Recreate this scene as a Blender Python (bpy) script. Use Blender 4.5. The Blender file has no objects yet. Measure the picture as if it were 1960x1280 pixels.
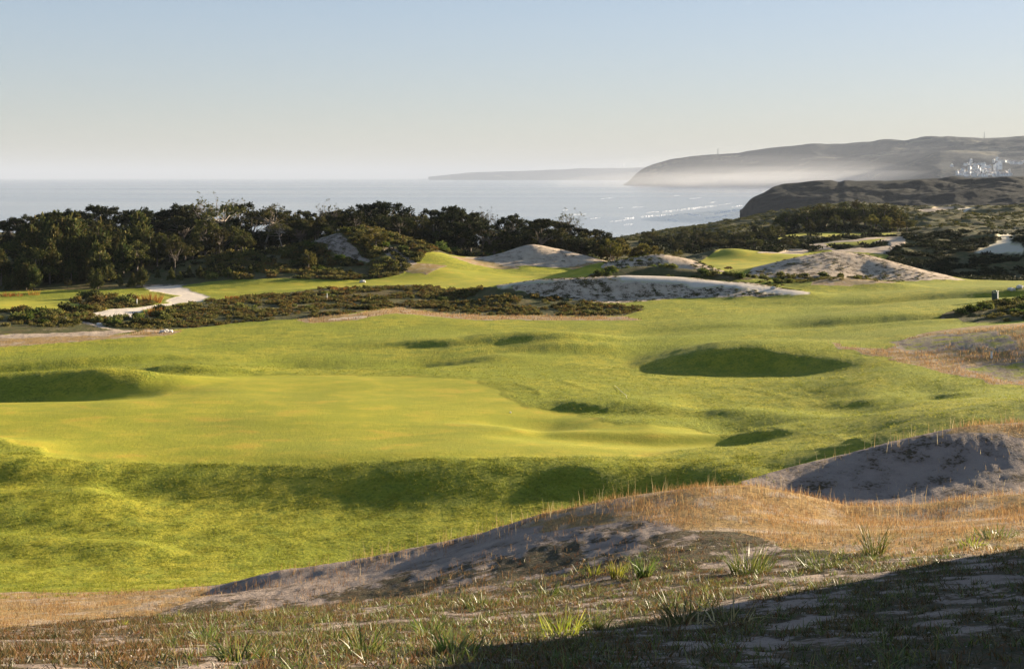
import bpy, math, random
import numpy as np
from mathutils import Vector, Matrix, Euler
R = math.radians
rng = np.random.default_rng(7); random.seed(7)
SC = bpy.context.scene; COL = SC.collection
# ---------------------------------------------------------------- camera
F = 2692.0; HY = 340.0; CX = 980.0        # focal length and horizon of the 1960 px wide photograph
cam_d = bpy.data.cameras.new("camera"); cam = bpy.data.objects.new("camera", cam_d); COL.objects.link(cam)
cam.location = (0, 0, 0); cam.rotation_euler = (R(90), 0, 0)
cam_d.sensor_width = 36; cam_d.lens = 36 * F / 1960; cam_d.shift_y = -300 / 1960
cam_d.clip_start = 0.3; cam_d.clip_end = 200000
SC.camera = cam
# ---------------------------------------------------------------- sun, sky, exposure
SUN_AZ = R(58); SUN_EL = R(10.5)           # azimuth to the right of the view direction (+Y)
sdir = Vector((math.sin(SUN_AZ) * math.cos(SUN_EL), math.cos(SUN_AZ) * math.cos(SUN_EL), math.sin(SUN_EL)))
sl = bpy.data.lights.new("sun", 'SUN'); sl.energy = 5.0; sl.angle = R(0.5); sl.color = (1.0, 0.83, 0.60)
so = bpy.data.objects.new("sun", sl); COL.objects.link(so)
so.rotation_euler = sdir.to_track_quat('Z', 'Y').to_euler(); so.location = (50, 20, 60)
W = bpy.data.worlds.new("World"); SC.world = W; W.use_nodes = True
nt = W.node_tree; bg = nt.nodes['Background']
sky = nt.nodes.new('ShaderNodeTexSky'); sky.sky_type = 'NISHITA'; sky.sun_disc = False
sky.sun_elevation = SUN_EL; sky.sun_rotation = SUN_AZ; sky.altitude = 40
sky.air_density = 1.0; sky.dust_density = 0.4; sky.ozone_density = 2.0
wb = nt.nodes.new('ShaderNodeMix'); wb.data_type = 'RGBA'; wb.blend_type = 'MULTIPLY'; wb.inputs[0].default_value = 1
gm_ = nt.nodes.new('ShaderNodeGamma'); gm_.inputs[1].default_value = 0.48; nt.links.new(sky.outputs[0], gm_.inputs[0])
hs_ = nt.nodes.new('ShaderNodeHueSaturation'); hs_.inputs['Saturation'].default_value = 1.3; nt.links.new(gm_.outputs[0], hs_.inputs['Color'])
nt.links.new(hs_.outputs[0], wb.inputs[6]); wb.inputs[7].default_value = (1.16, 1.19, 1.40, 1)      # cool white balance of the photograph
nt.links.new(wb.outputs[2], bg.inputs[0]); bg.inputs[1].default_value = 0.05
vs = SC.view_settings; SC.display_settings.display_device = 'sRGB'
vs.view_transform = 'Standard'; vs.look = 'None'; vs.gamma = 1; vs.use_curve_mapping = False
vs.exposure = 2.33
SC.cycles.volume_bounces = 1; SC.cycles.max_bounces = 8; SC.cycles.transparent_max_bounces = 16
SEA = -35.0
# ---------------------------------------------------------------- helpers: noise
_perm = np.random.default_rng(3).permutation(512)
_grad = np.random.default_rng(4).normal(size=(512, 2)); _grad /= np.linalg.norm(_grad, axis=1)[:, None]
def pn(x, y, seed=0):
    x = np.asarray(x, float) + seed * 17.31; y = np.asarray(y, float) + seed * 5.77
    xi = np.floor(x).astype(np.int64); yi = np.floor(y).astype(np.int64); xf = x - xi; yf = y - yi
    u = xf * xf * xf * (xf * (xf * 6 - 15) + 10); v = yf * yf * yf * (yf * (yf * 6 - 15) + 10)
    def g(ix, iy, dx, dy):
        h = _perm[(_perm[ix & 511] + iy) & 511]; return _grad[h, 0] * dx + _grad[h, 1] * dy
    a = g(xi, yi, xf, yf); b = g(xi + 1, yi, xf - 1, yf); c = g(xi, yi + 1, xf, yf - 1); d = g(xi + 1, yi + 1, xf - 1, yf - 1)
    return ((a * (1 - u) + b * u) * (1 - v) + (c * (1 - u) + d * u) * v) * 1.4
def fbm(x, y, s, octv=3, seed=0, gain=0.5):
    r = 0; a = 1; f = 1.0 / s
    for k in range(octv): r = r + a * pn(x * f, y * f, seed + k); a *= gain; f *= 2.03
    return r
def sstep(a, b, x): t = np.clip((x - a) / (b - a), 0, 1); return t * t * (3 - 2 * t)
def zof(py, D): return -D * (py - HY) / F
def at(px, py, D): return Vector((D * (px - CX) / F, D, zof(py, D)))
# ---------------------------------------------------------------- helpers: objects
def tag(o, label=None, cat=None, group=None, kind=None):
    if label: o['label'] = label
    if cat: o['category'] = cat
    if group: o['group'] = group
    if kind: o['kind'] = kind
    return o
def link(o, parent=None):
    COL.objects.link(o)
    if parent: o.parent = parent
    return o
def empty(name, loc, rz=0, **k):
    o = bpy.data.objects.new(name, None); link(o); o.location = loc; o.rotation_euler = (0, 0, rz); o.empty_display_size = 0.2
    return tag(o, **k)
def npmesh(name, co, faces, smooth=False, mats=(), mi=None):
    """faces: (n,k) int array, all with k corners"""
    me = bpy.data.meshes.new(name); co = np.asarray(co, np.float32); faces = np.asarray(faces, np.int32)
    n, k = faces.shape
    me.vertices.add(len(co)); me.vertices.foreach_set('co', co.ravel())
    me.loops.add(n * k); me.loops.foreach_set('vertex_index', faces.ravel())
    me.polygons.add(n); me.polygons.foreach_set('loop_start', np.arange(0, n * k, k, dtype=np.int32))
    if smooth: me.polygons.foreach_set('use_smooth', np.ones(n, bool))
    for m in mats: me.materials.append(m)
    if mi is not None: me.polygons.foreach_set('material_index', np.asarray(mi, np.int32))
    me.update(calc_edges=True); me.validate()
    return me
def pymesh(name, vs_, fs, mats=(), smooth=False):
    me = bpy.data.meshes.new(name); me.from_pydata([tuple(v) for v in vs_], [], fs)
    for m in mats: me.materials.append(m)
    if smooth:
        for p in me.polygons: p.use_smooth = True
    me.update(); return me
def obj(name, me, parent=None): return link(bpy.data.objects.new(name, me), parent)
def setcol(me, name, rgba):
    a = me.color_attributes.new(name, 'FLOAT_COLOR', 'POINT'); a.data.foreach_set('color', np.asarray(rgba, np.float32).ravel())
def copy_tree(o, parent=None):
    c = o.copy(); COL.objects.link(c); c.parent = parent
    for ch in KIDS.get(o.name, []): copy_tree(ch, c)
    return c
KIDS = {}
def part(name, me, parent):
    o = obj(name, me, parent); KIDS.setdefault(parent.name, []).append(o); return o
# ---------------------------------------------------------------- helpers: materials
def mat(name):
    m = bpy.data.materials.new(name); m.use_nodes = True; nt = m.node_tree; nt.nodes.clear()
    out = nt.nodes.new('ShaderNodeOutputMaterial'); return m, nt, out
def N(nt, typ, **kw):
    n = nt.nodes.new(typ)
    for k, v in kw.items():
        if k.startswith('i_'): n.inputs[k[2:].replace('_', ' ')].default_value = v
        else: setattr(n, k, v)
    return n
def L(nt, a, b): nt.links.new(a, b)
def mix(nt, fac, a, b, blend='MIX'):
    n = nt.nodes.new('ShaderNodeMix'); n.data_type = 'RGBA'; n.blend_type = blend
    for s, v in ((n.inputs[0], fac), (n.inputs[6], a), (n.inputs[7], b)):
        if hasattr(v, 'links') or hasattr(v, 'is_linked'): nt.links.new(v, s)
        elif isinstance(v, (int, float)): s.default_value = v
        else: s.default_value = (*v, 1) if len(v) == 3 else v
    return n.outputs[2]
def math_(nt, op, a, b=0.0, c=0.0, clamp=False):
    n = nt.nodes.new('ShaderNodeMath'); n.operation = op; n.use_clamp = clamp
    for s, v in zip(n.inputs, (a, b, c)):
        if hasattr(v, 'is_linked'): nt.links.new(v, s)
        else: s.default_value = v
    return n.outputs[0]
def ramp(nt, val, lo, hi):
    n = nt.nodes.new('ShaderNodeMapRange'); n.interpolation_type = 'SMOOTHSTEP'
    nt.links.new(val, n.inputs[0]); n.inputs[1].default_value = lo; n.inputs[2].default_value = hi
    return n.outputs[0]
def noise(nt, vec, scale, detail=4, rough=0.55, sx=(1, 1, 1), dist=0.0):
    if sx != (1, 1, 1):
        m = nt.nodes.new('ShaderNodeMapping'); m.inputs['Scale'].default_value = sx; nt.links.new(vec, m.inputs[0]); vec = m.outputs[0]
    n = nt.nodes.new('ShaderNodeTexNoise'); nt.links.new(vec, n.inputs['Vector'])
    n.inputs['Scale'].default_value = scale; n.inputs['Detail'].default_value = detail; n.inputs['Roughness'].default_value = rough
    n.inputs['Distortion'].default_value = dist
    return n.outputs[0]
def leaf_mat(name, c1, c2, c3, trans=0.35, scale=0.6, rough=0.8, spec=0.05):
    """foliage: colour varies in clumps, by plant, and leaf by leaf"""
    m, nt, out = mat(name)
    tc = N(nt, 'ShaderNodeTexCoord'); oi = N(nt, 'ShaderNodeObjectInfo'); gi = N(nt, 'ShaderNodeNewGeometry')
    n1 = noise(nt, tc.outputs['Object'], scale, 3)
    col = mix(nt, ramp(nt, n1, 0.35, 0.65), c1, c2)
    col = mix(nt, ramp(nt, gi.outputs['Random Per Island'], 0.55, 1.0), col, c3)
    v = math_(nt, 'MULTIPLY_ADD', oi.outputs['Random'], 0.4, 0.56)
    hs = N(nt, 'ShaderNodeHueSaturation'); L(nt, v, hs.inputs['Value']); L(nt, col, hs.inputs['Color'])
    L(nt, math_(nt, 'MULTIPLY_ADD', oi.outputs['Random'], 0.04, 0.48), hs.inputs['Hue'])
    p = N(nt, 'ShaderNodeBsdfPrincipled'); L(nt, hs.outputs[0], p.inputs['Base Color'])
    p.inputs['Roughness'].default_value = rough; p.inputs['Specular IOR Level'].default_value = spec
    t = N(nt, 'ShaderNodeBsdfTranslucent'); L(nt, hs.outputs[0], t.inputs[0])
    ms = N(nt, 'ShaderNodeMixShader'); ms.inputs[0].default_value = trans
    L(nt, p.outputs[0], ms.inputs[1]); L(nt, t.outputs[0], ms.inputs[2]); L(nt, ms.outputs[0], out.inputs[0])
    return m
def plain_mat(name, c1, c2, scale=3, rough=0.8, bump=0.0, metallic=0.0, spec=0.3):
    m, nt, out = mat(name); tc = N(nt, 'ShaderNodeTexCoord')
    n1 = noise(nt, tc.outputs['Object'], scale, 5)
    p = N(nt, 'ShaderNodeBsdfPrincipled'); L(nt, mix(nt, ramp(nt, n1, 0.35, 0.65), c1, c2), p.inputs['Base Color'])
    p.inputs['Roughness'].default_value = rough; p.inputs['Metallic'].default_value = metallic; p.inputs['Specular IOR Level'].default_value = spec
    if bump:
        b = N(nt, 'ShaderNodeBump'); b.inputs['Distance'].default_value = bump; L(nt, n1, b.inputs['Height']); L(nt, b.outputs[0], p.inputs['Normal'])
    L(nt, p.outputs[0], out.inputs[0]); return m
# ================================================================ TERRAIN
# profiles: at a photo column, (distance, photo row) or (distance, height if negative)
PROF = {
 -900: [(20,1230),(30,1195),(40,1165),(46,1135),(52,-14.1),(58,-13.9),(66,-13.2),(80,-13.3),(100,-14),(120,-13.8),(150,-13.6),(175,-14.3),(240,-12),(300,-12),(450,-22),(700,-40),(1000,-45)],
 0:    [(20,1240),(30,1205),(40,1168),(46,1135),(52,1088),(57,1035),(61.5,980),(66.3,882),(80,-13.3),(92,-13.7),(105,-14.0),(120,-13.8),(132,-13.7),(150,-13.7),(160,-14.2),(175,560),(200,-13.5),(240,-12),(300,-12),(450,-22),(700,-40),(1000,-45)],
 400:  [(20,1228),(30,1183),(38,1152),(43,1138),(48,-14),(53,-14.7),(57,1032),(61.5,976),(66.3,884),(80,-13.3),(100,-13.6),(110,-14),(125,-13.9),(133,628),(150,-13.8),(170,560),(178,548),(200,-12.5),(225,-12.5),(250,-12.5),(300,-13),(450,-22),(700,-40),(1000,-45)],
 700:  [(20,1218),(30,1165),(36,1138),(41,1078),(46,-13.6),(52,-14.7),(57,1036),(61.4,988),(66.3,879),(80,-13.3),(100,-13.8),(115,-14),(130,-13.8),(140,600),(150,-13.8),(165,560),(172,550),(185,-13),(210,-10.5),(240,-12),(300,-14),(450,-23),(700,-40),(1000,-45)],
 860: [(20,1213),(30,1150),(36,1098),(41,1040),(45,-12.6),(52,-14.6),(57,1030),(61.5,978),(66,878),(80,-13.4),(100,-13.8),(120,-14),(140,-13.8),(146,602),(160,-13.8),(172,545),(190,528),(210,-13),(250,-12),(300,-15),(450,-24),(700,-40),(1000,-45)],
 1000: [(20,1208),(30,1138),(36,1062),(41,1003),(45,-12.6),(52,-14.6),(57,1030),(61.5,978),(66,878),(80,-13.4),(100,-13.8),(120,-14),(140,-13.8),(146,602),(160,-13.8),(172,545),(190,528),(210,-13),(250,-12),(300,-15),(450,-24),(700,-40),(1000,-45)],
 1250: [(20,1192),(30,1100),(36,1010),(40,952),(44,-11.5),(52,-14.2),(58,-14.5),(62.5,960),(67,875),(80,-13.5),(100,-14),(120,-14),(140,-13.8),(150,-13.6),(165,-13.3),(185,-13.5),(210,-14),(240,-14),(300,-14),(400,-17),(520,-20.8),(600,-24),(800,-40),(1000,-45)],
 1400: [(20,1178),(30,1090),(36,1000),(41,940),(45,-11.2),(52,-13.4),(60,-13.6),(66,880),(80,-13.4),(100,-14),(120,-13.4),(140,600),(160,567),(170,545),(185,-13),(215,515),(237,-13),(260,-14),(300,-13.5),(400,-14.6),(520,-16.4),(600,-17.6),(760,-40),(1000,-45)],
 1550: [(20,1168),(30,1075),(36,1010),(41,964),(46,-12),(50,-12.7),(57,-12.2),(61,-12.9),(66,-13),(80,-13.3),(100,-13.6),(120,-13.2),(140,600),(160,565),(172,545),(190,-13),(215,-14),(240,-13.5),(300,-12.5),(400,-12),(600,-14),(900,-20),(1000,-22)],
 1750: [(20,1150),(30,1055),(36,1012),(40,978),(45,-11.6),(51,-12.4),(57,-12.0),(63,-12.2),(67,830),(80,765),(90,718),(103,655),(110,-12.2),(125,605),(150,565),(180,540),(200,-14.5),(215,-15),(270,450),(300,-13),(400,-13),(600,-15),(900,-20),(1000,-22)],
 1960: [(20,1130),(30,1040),(36,990),(40,960),(45,-10.6),(51,-11.6),(57,-11.4),(62,-11.2),(66,778),(72,-11.6),(85,745),(100,652),(106,622),(115,-12),(125,600),(140,570),(150,560),(185,538),(200,-15),(215,-15),(270,455),(300,-12),(400,-12.5),(600,-14),(900,-20),(1000,-22)],
 2900: [(20,-5.8),(30,-7.2),(40,-8.2),(45,-9),(51,-9.5),(57,-9.6),(66,-10.2),(85,-12),(100,-11),(115,-11),(140,-12),(185,-13),(215,-15),(270,-10),(300,-11),(400,-11),(600,-12),(900,-20),(1000,-22)],
}
_tD = np.exp(np.linspace(math.log(2.0), math.log(1000), 1500)); _cols = np.array(sorted(PROF))
def _gs(a, s, ax):
    r = int(3 * s) + 1; k = np.exp(-0.5 * (np.arange(-r, r + 1) / s) ** 2); k /= k.sum()
    pad = [(0, 0)] * a.ndim; pad[ax] = (r, r); b = np.pad(a, pad, mode='edge')
    return np.apply_along_axis(lambda v: np.convolve(v, k, 'valid'), ax, b)
_tab = []
for c in _cols:
    pts = [(0.0, -1.72), (5.0, -2.55), (12.0, zof(1280, 12))] + [(d, v if v < 0 else zof(v, d)) for d, v in PROF[c]]
    _tab.append(np.interp(_tD, [p[0] for p in pts], [p[1] for p in pts]))
_pxf = np.linspace(-900, 2900, 381)
_tab = np.array(_tab); _tabf = np.array([np.interp(_pxf, _cols, _tab[:, j]) for j in range(len(_tD))]).T
_tabf = _gs(_gs(_tabf, 4.5, 1), 4, 0)
def base_z(x, y):
    yc = np.maximum(y, 12.0); px = np.clip(CX + F * x / yc, -900, 2899.9); D = np.clip(y, 2.0, 999)
    fi = (px + 900) / 10.0; i = np.clip(fi.astype(int), 0, 379); fi = fi - i
    fj = (np.log(D) - math.log(2)) / (math.log(500)) * (len(_tD) - 1); j = np.clip(fj.astype(int), 0, len(_tD) - 2); fj = fj - j
    return (_tabf[i, j] * (1 - fi) + _tabf[i + 1, j] * fi) * (1 - fj) + (_tabf[i, j + 1] * (1 - fi) + _tabf[i + 1, j + 1] * fi) * fj
# ridges: polylines of (px, py, D); wf / wb = falloff in metres towards / away from the camera
RIDGES = []
def ridge(pts, wf, wb=None, k=1.0, power=2.0, world=False):
    P = np.array([p if world else tuple(at(*p)) for p in pts], float)
    RIDGES.append((P, wf, wb or wf, k, power))
def mound(pts, face, back, front=2.5, k=1.0):
    """bank facing the camera: (column, row of its crest, row of its toe, distance of the toe)"""
    ridge([(p, t, D) for p, c, t, D in pts], front, face * 0.32, 0.9 * k)
    ridge([(p, c, D + face) for p, c, t, D in pts], face * 0.55, back, k)
# lawn mounds and hollows
mound([(-120,705,724,102),(40,695,715,103),(150,687,706,104),(280,679,692,106)], 1.4, 5, 1.8)
mound([(250,712,722,96.5),(310,699,719,96.5),(370,696,717,96.5),(430,703,714,96.5)], 1.7, 2.5, 1.4)
mound([(-120,722,776,88.5),(20,716,774,88.5),(110,708,772,88.6),(200,702,768,88.6),(270,706,760,88.8),(320,716,750,89)], 3.6, 3)
mound([(880,650,664,113),(940,636,663,113),(1020,631,660,113),(1090,634,656,113)], 2.3, 6)
mound([(960,662,670,108),(1060,652,672,107.5),(1150,648,668,107.5)], 5, 5, 2.5, .7)
ridge([(1250,645,118),(1400,640,119),(1560,632,120),(1700,625,121),(1850,617,122)], 4, 2.5)
mound([(1500,622,632,124.5),(1600,610,629,125),(1700,602,626,126),(1800,598,622,127),(1960,592,618,128)], 1.9, 8, 1.6)
mound([(1560,578,586,147),(1640,573,586,147),(1760,563,579,148),(1880,554,577,148),(1960,550,572,148)], 2.4, 8)
ridge([(1600,660,105),(1700,678,101),(1820,705,95),(1960,738,90)], 7, 6, .8)
mound([(1430,655,720,99),(1500,656,724,98.5)], 7, 6, 4, .7)
mound([(1200,699,710,101),(1290,678,717,100.3),(1370,662,719,100),(1440,654,716,100.5)], 4.3, 6, 2.8, .95)
mound([(560,710,713,104),(650,706,714,103.5),(740,708,714,103.5),(800,713,714,104)], .7, 3, 1)
mound([(1560,770,779,83.5),(1680,765,781,82.5),(1780,767,776,84)], 2.5, 3, 2, .6)
mound([(1040,765,775,84),(1110,765,792,82),(1180,766,797,81.7),(1260,771,798,81.6),(1340,786,801,81.4)], 2.1, 4, 2.2, .95)
ridge([(1480,790,84),(1560,797,82.5),(1640,811,80)], 2.4, 3, .6)
mound([(1050,828,840,74),(1130,822,846,73.5),(1250,820,852,73),(1390,832,850,73.5)], 3, 4)
mound([(-140,868,928,61.5),(-20,868,930,61.5),(60,872,926,61.5),(150,880,918,62)], 4, 3, 3, .85)
mound([(-60,962,990,56),(80,968,1000,55.5),(250,985,1012,55)], 3.2, 3, 2, .45)
ridge([(1150,885,65),(1300,882,66),(1500,880,66),(1650,858,69)], 1.4, 3, 0.8)
ridge([(-60,838,69.5),(30,846,69)], 1.6, 1.8, 0.8)
# the near dunes
ridge([(385,1146,42.0),(520,1100,42),(700,1076,41.5),(880,1036,41.5),(1050,985,41),(1200,956,40.5),(1330,941,40.5),(1430,936,41),(1520,952,40.5),(1620,981,40),(1760,975,40),(1960,952,40),(2200,940,40)], 2.2, 2.4)
ridge([(360,1158,36.5),(560,1150,36),(760,1135,35),(950,1108,34)], 2.2, 2.6, 0.7)
ridge([(1420,925,55),(1500,904,56.5),(1600,880,57.5),(1700,850,58),(1800,825,58.5),(1870,814,59),(1980,808,60),(2400,770,62)], 2.6, 2.2)
ridge([(1620,985,46),(1800,985,46),(1960,960,46),(2200,940,46)], 2.5, 4, 0.9)
ridge([(1500,903,63),(1700,842,65),(1850,802,67),(1960,777,69),(2200,740,71)], 2.2, 3.5)
ridge([(9.8,12.4,-0.4),(11.4,15.0,-0.2),(13.0,18.5,-0.3),(14.0,21,-0.9),(14.9,24,-1.5),(16.2,27,-2.3),(17.6,29.5,-2.9),(19.2,32,-3.9),(21,34.5,-5.8)], 2.0, 2.3, world=True)  # unseen hummock off the right edge, raised to shade the foreground
# the middle dunes
ridge([(885,510,199),(960,490,203),(1020,465,206),(1080,478,206),(1165,502,204)], 5.5, 7)
ridge([(960,520,196),(1000,508,197),(1045,512,197)], 2.5, 3)
mound([(955,545,566,156),(1030,533,572,156.5),(1200,526,577,157),(1330,531,570,157.5),(1420,541,563,156)], 5.2, 4.5, 3)
ridge([(1420,541,161),(1480,549,158.5),(1535,558,155)], 3, 3.5)
ridge([(1130,524,173),(1230,507,176),(1320,513,175),(1460,536,171)], 3.0, 4)
ridge([(1150,502,186),(1210,492,187),(1262,483,188),(1310,490,188),(1390,520,183)], 4.0, 5)
ridge([(1430,524,182),(1530,492,187),(1600,479,190),(1650,484,190),(1740,510,186),(1840,536,182)], 6.0, 6)
ridge([(1550,543,165),(1610,529,168),(1700,538,167)], 3.5, 4)
ridge([(560,500,190),(590,462,196),(640,446,200),(700,432,204),(740,450,202),(775,480,196)], 9, 9)
ridge([(775,480,196),(800,498,192),(830,512,188)], 4.5, 5)
ridge([(410,495,196),(470,482,197),(520,490,195),(560,520,188)], 6, 7)
ridge([(1330,492,236),(1400,475,238),(1480,484,237),(1560,490,234)], 5, 8)
ridge([(1490,456,298),(1600,451,303),(1725,449,306)], 10, 12)
ridge([(103,238,-5),(122,262,-2),(150,300,0)], 13, 13, world=True)  # unseen hill off the right edge, put in to shade the valley
ridge([(1690,520,215),(1800,530,214),(1960,532,213)], 8, 10, 0.8)
ridge([(1710,456,272),(1800,452,270),(1960,450,268)], 10, 12)
ridge([(1760,442,330),(1850,420,380),(1960,412,400)], 25, 30)
ridge([(1740,402,560),(1850,397,600),(1980,392,620)], 40, 40)
def terr(x, y):
    z = base_z(x, y)
    for P, wf, wb, k, pw in RIDGES:
        m = 3.2 * max(wf, wb)
        sel = (x > P[:, 0].min() - m) & (x < P[:, 0].max() + m) & (y > P[:, 1].min() - m) & (y < P[:, 1].max() + m)
        if not sel.any(): continue
        X = x[sel]; Y = y[sel]; best = np.full(X.shape, 1e9); zt = np.zeros(X.shape); side = np.zeros(X.shape); endf = np.zeros(X.shape)
        for a, b in zip(P[:-1], P[1:]):
            d = b[:2] - a[:2]; l2 = (d ** 2).sum(); t = np.clip(((X - a[0]) * d[0] + (Y - a[1]) * d[1]) / l2, 0, 1)
            ex = X - a[0] - t * d[0]; ey = Y - a[1] - t * d[1]; q = np.hypot(ex, ey); u = q < best
            best[u] = q[u]; zt[u] = (a[2] + t * (b[2] - a[2]))[u]; side[u] = ey[u]
        w = wf + (wb - wf) * sstep(-0.5 * min(wf, wb), 0.5 * min(wf, wb), side)
        g = k * np.exp(-(best / w) ** pw)
        z[sel] = z[sel] * (1 - g) + zt * g
    return z
NS, NT = 1150, 1150
_s = np.concatenate([np.linspace(-2.2, -0.42, 110)[:-1], np.linspace(-0.42, 0.42, NS - 220 + 2), np.linspace(0.42, 2.2, 110)[1:]]); NS = len(_s)
T0, T1 = math.log(5.0), math.log(960.0 + 15)
_t = np.linspace(T0, T1, NT)
S_, T_ = np.meshgrid(_s, np.exp(_t)); GX = S_ * T_; GY = T_ - 15.0
GZ = _gs(_gs(terr(GX, GY), 4, 1), 1.0, 0)
def lookup(A, x, y):
    x = np.asarray(x, float); y = np.asarray(y, float)
    t = np.maximum(y + 15, 5.01); s = np.clip(x / t, -2.19, 2.19)
    fi = np.interp(s, _s, np.arange(NS)); fj = np.clip((np.log(t) - T0) / (T1 - T0) * (NT - 1), 0, NT - 1.001)
    i = np.minimum(fi.astype(int), NS - 2); j = fj.astype(int); fi = fi - i; fj = fj - j
    return (A[j, i] * (1 - fi) + A[j, i + 1] * fi) * (1 - fj) + (A[j + 1, i] * (1 - fi) + A[j + 1, i + 1] * fi) * fj
_ray = np.exp(np.linspace(math.log(8), math.log(950), 4000))
def hitD(px, py):
    """distance at which the sight line through a photo pixel first meets the ground"""
    zt = lookup(GZ, _ray * (px - CX) / F, _ray); zr = -_ray * (py - HY) / F
    k = np.argmax(zt >= zr)
    if not (zt >= zr).any(): k = int(np.argmin(np.abs(py - (HY - F * zt / _ray))[600:])) + 600
    return float(_ray[k])
# ---------------------------------------------------------------- ground cover zones (plan outlines)
def plan(poly): return np.array([(p[0], math.log(p[2] if len(p) > 2 else hitD(p[0], p[1]))) for p in poly])
PX = CX + F * GX / np.maximum(GY, 6.0); LD = np.log(np.maximum(GY, 3.0))
wob = fbm(GX, GY, 3.0, 3, 11)
MASK = {k: np.zeros(GX.shape, np.float32) for k in ('mown', 'dry', 'sand', 'scrub', 'path')}
def zone(name, poly, val=1.0, wobble=1.0, soft=3.0, only=None):
    P = plan(poly); D = math.exp(P[:, 1].mean()); kx = F / D
    # into metres around the outline's distance, so the edge softness is even
    X = PX + wob * wobble * kx * 0.35; Y = LD + wob * wobble * 0.35 / D
    sel = (PX > P[:, 0].min() - 60) & (PX < P[:, 0].max() + 60) & (LD > P[:, 1].min() - 0.05) & (LD < P[:, 1].max() + 0.05)
    X = X[sel] / kx; Y = Y[sel] * D; Q = P * np.array([1 / kx, D])
    ins = np.zeros(X.shape, bool); dmin = np.full(X.shape, 1e9)
    for a, b in zip(Q, np.roll(Q, -1, 0)):
        c = ((a[1] > Y) != (b[1] > Y)); xx = (b[0] - a[0]) * (Y - a[1]) / (b[1] - a[1] + 1e-12) + a[0]; ins ^= c & (X < xx)
        d = b - a; t = np.clip(((X - a[0]) * d[0] + (Y - a[1]) * d[1]) / ((d ** 2).sum() + 1e-9), 0, 1)
        dmin = np.minimum(dmin, np.hypot(X - a[0] - t * d[0], Y - a[1] - t * d[1]))
    sf = soft / kx
    w = np.clip(0.5 + np.where(ins, dmin, -dmin) / (2 * sf), 0, 1)
    for k in MASK:
        M = MASK[k]; tgt = val if k == name else 0.0
        M[sel] = M[sel] * (1 - w) + tgt * w
def band(name, pts, wid, val=1.0):
    """a strip along a line of photo points, width in metres"""
    P = np.array([(hitD(a[0], a[1]) if len(a) < 3 else a[2]) for a in pts]); Q = np.array([(d * (a[0] - CX) / F, d) for a, d in zip(pts, P)])
    sel = (GX > Q[:, 0].min() - 4) & (GX < Q[:, 0].max() + 4) & (GY > Q[:, 1].min() - 4) & (GY < Q[:, 1].max() + 4)
    X = GX[sel]; Y = GY[sel]; dm = np.full(X.shape, 1e9)
    for a, b in zip(Q[:-1], Q[1:]):
        d = b - a; t = np.clip(((X - a[0]) * d[0] + (Y - a[1]) * d[1]) / ((d ** 2).sum() + 1e-9), 0, 1)
        dm = np.minimum(dm, np.hypot(X - a[0] - t * d[0], Y - a[1] - t * d[1]))
    w = sstep(wid * 0.5 + 0.15, wid * 0.5 - 0.15, dm + wob[sel] * 0.15)
    for k in MASK:
        M = MASK[k]; M[sel] = M[sel] * (1 - w) + (val if k == name else 0) * w
BIG = [(-2500, 0, 186), (2500, 0, 186), (2500, 0, 959), (-2500, 0, 959)]
zone('scrub', [(-3000,0,176),(0,0,176),(270,0,177),(400,0,180),(600,0,179),(700,0,180),(780,0,184),(815,0,196),(880,0,206),(1200,0,212),(1250,0,196),(1330,0,188),(1400,0,205),(1440,0,250),(1700,0,250),(1700,0,196),(1900,0,189),(3600,0,189),(3600,0,958),(-3000,0,958)])
zone('mown', [(380,557),(500,545),(640,540),(760,528),(800,512),(880,515),(1000,526),(1160,516),(1130,530),(960,545),(800,547),(600,552),(450,560)])
zone('mown', [(1330,0,228),(1400,0,245),(1500,0,245),(1580,0,236),(1560,0,210),(1440,0,205),(1340,0,212)])
zone('mown', [(1480,0,290),(1490,0,312),(1725,0,315),(1690,0,296),(1600,0,288)])
zone('sand', [(1530,470),(1640,458),(1725,452),(1735,470),(1700,488),(1660,484),(1560,480)], 0.9)
zone('mown', [(1575,466),(1640,462),(1700,456),(1660,470),(1600,478)], 0.8)
zone('sand', [(1450,484),(1520,476),(1560,478),(1520,486)], 0.9)
zone('scrub', [(1590,462,262),(1600,0,255),(1700,0,255),(1700,0,262)], 1)
# scrub belts
zone('scrub', [(-400,588),(0,592),(170,592),(270,604),(400,575),(620,552),(800,545),(950,550),(1100,572),(1235,592),(1190,605),(900,602),(760,588),(640,606),(450,618),(340,630),(250,638),(0,640),(-400,640)], 1)
zone('scrub', [(130,572),(200,565),(270,570),(300,585),(220,592),(150,585)], 1)
zone('scrub', [(1800,606),(1850,590),(1900,578),(1960,572),(2400,560),(2400,600),(1960,613),(1840,617)], 1)
zone('mown', [(-200,577),(0,576),(120,574),(170,590),(90,596),(-200,596)])
zone('mown', [(190,563),(300,560),(335,570),(300,576),(200,573)], 0.9)
zone('sand', [(-300,642),(0,641),(120,637),(230,632),(270,633),(200,643),(0,650),(-300,652)])
zone('dry', [(-300,652),(0,648),(250,640),(280,630),(350,634),(330,642),(200,650),(0,664),(-300,668)], 0.8)
zone('path', [(270,546),(345,547),(400,568),(385,577),(325,580),(318,574),(345,566),(290,556)])
band('sand', [(268,548),(300,546),(350,545)], 1.2)
zone('path', [(172,601),(215,593),(262,590),(345,576),(336,583),(275,594),(252,607),(192,610)])
band('sand', [(135,612),(165,618),(200,627),(225,632)], 0.7)
band('sand', [(285,633),(330,636)], 0.9)
zone('dry', [(560,612),(680,600),(760,588),(820,596),(930,603),(1200,606),(1235,612),(900,612),(760,600),(680,612),(600,618)], 0.75)
band('sand', [(640,611),(690,606)], 1.2, 0.8)
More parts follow.
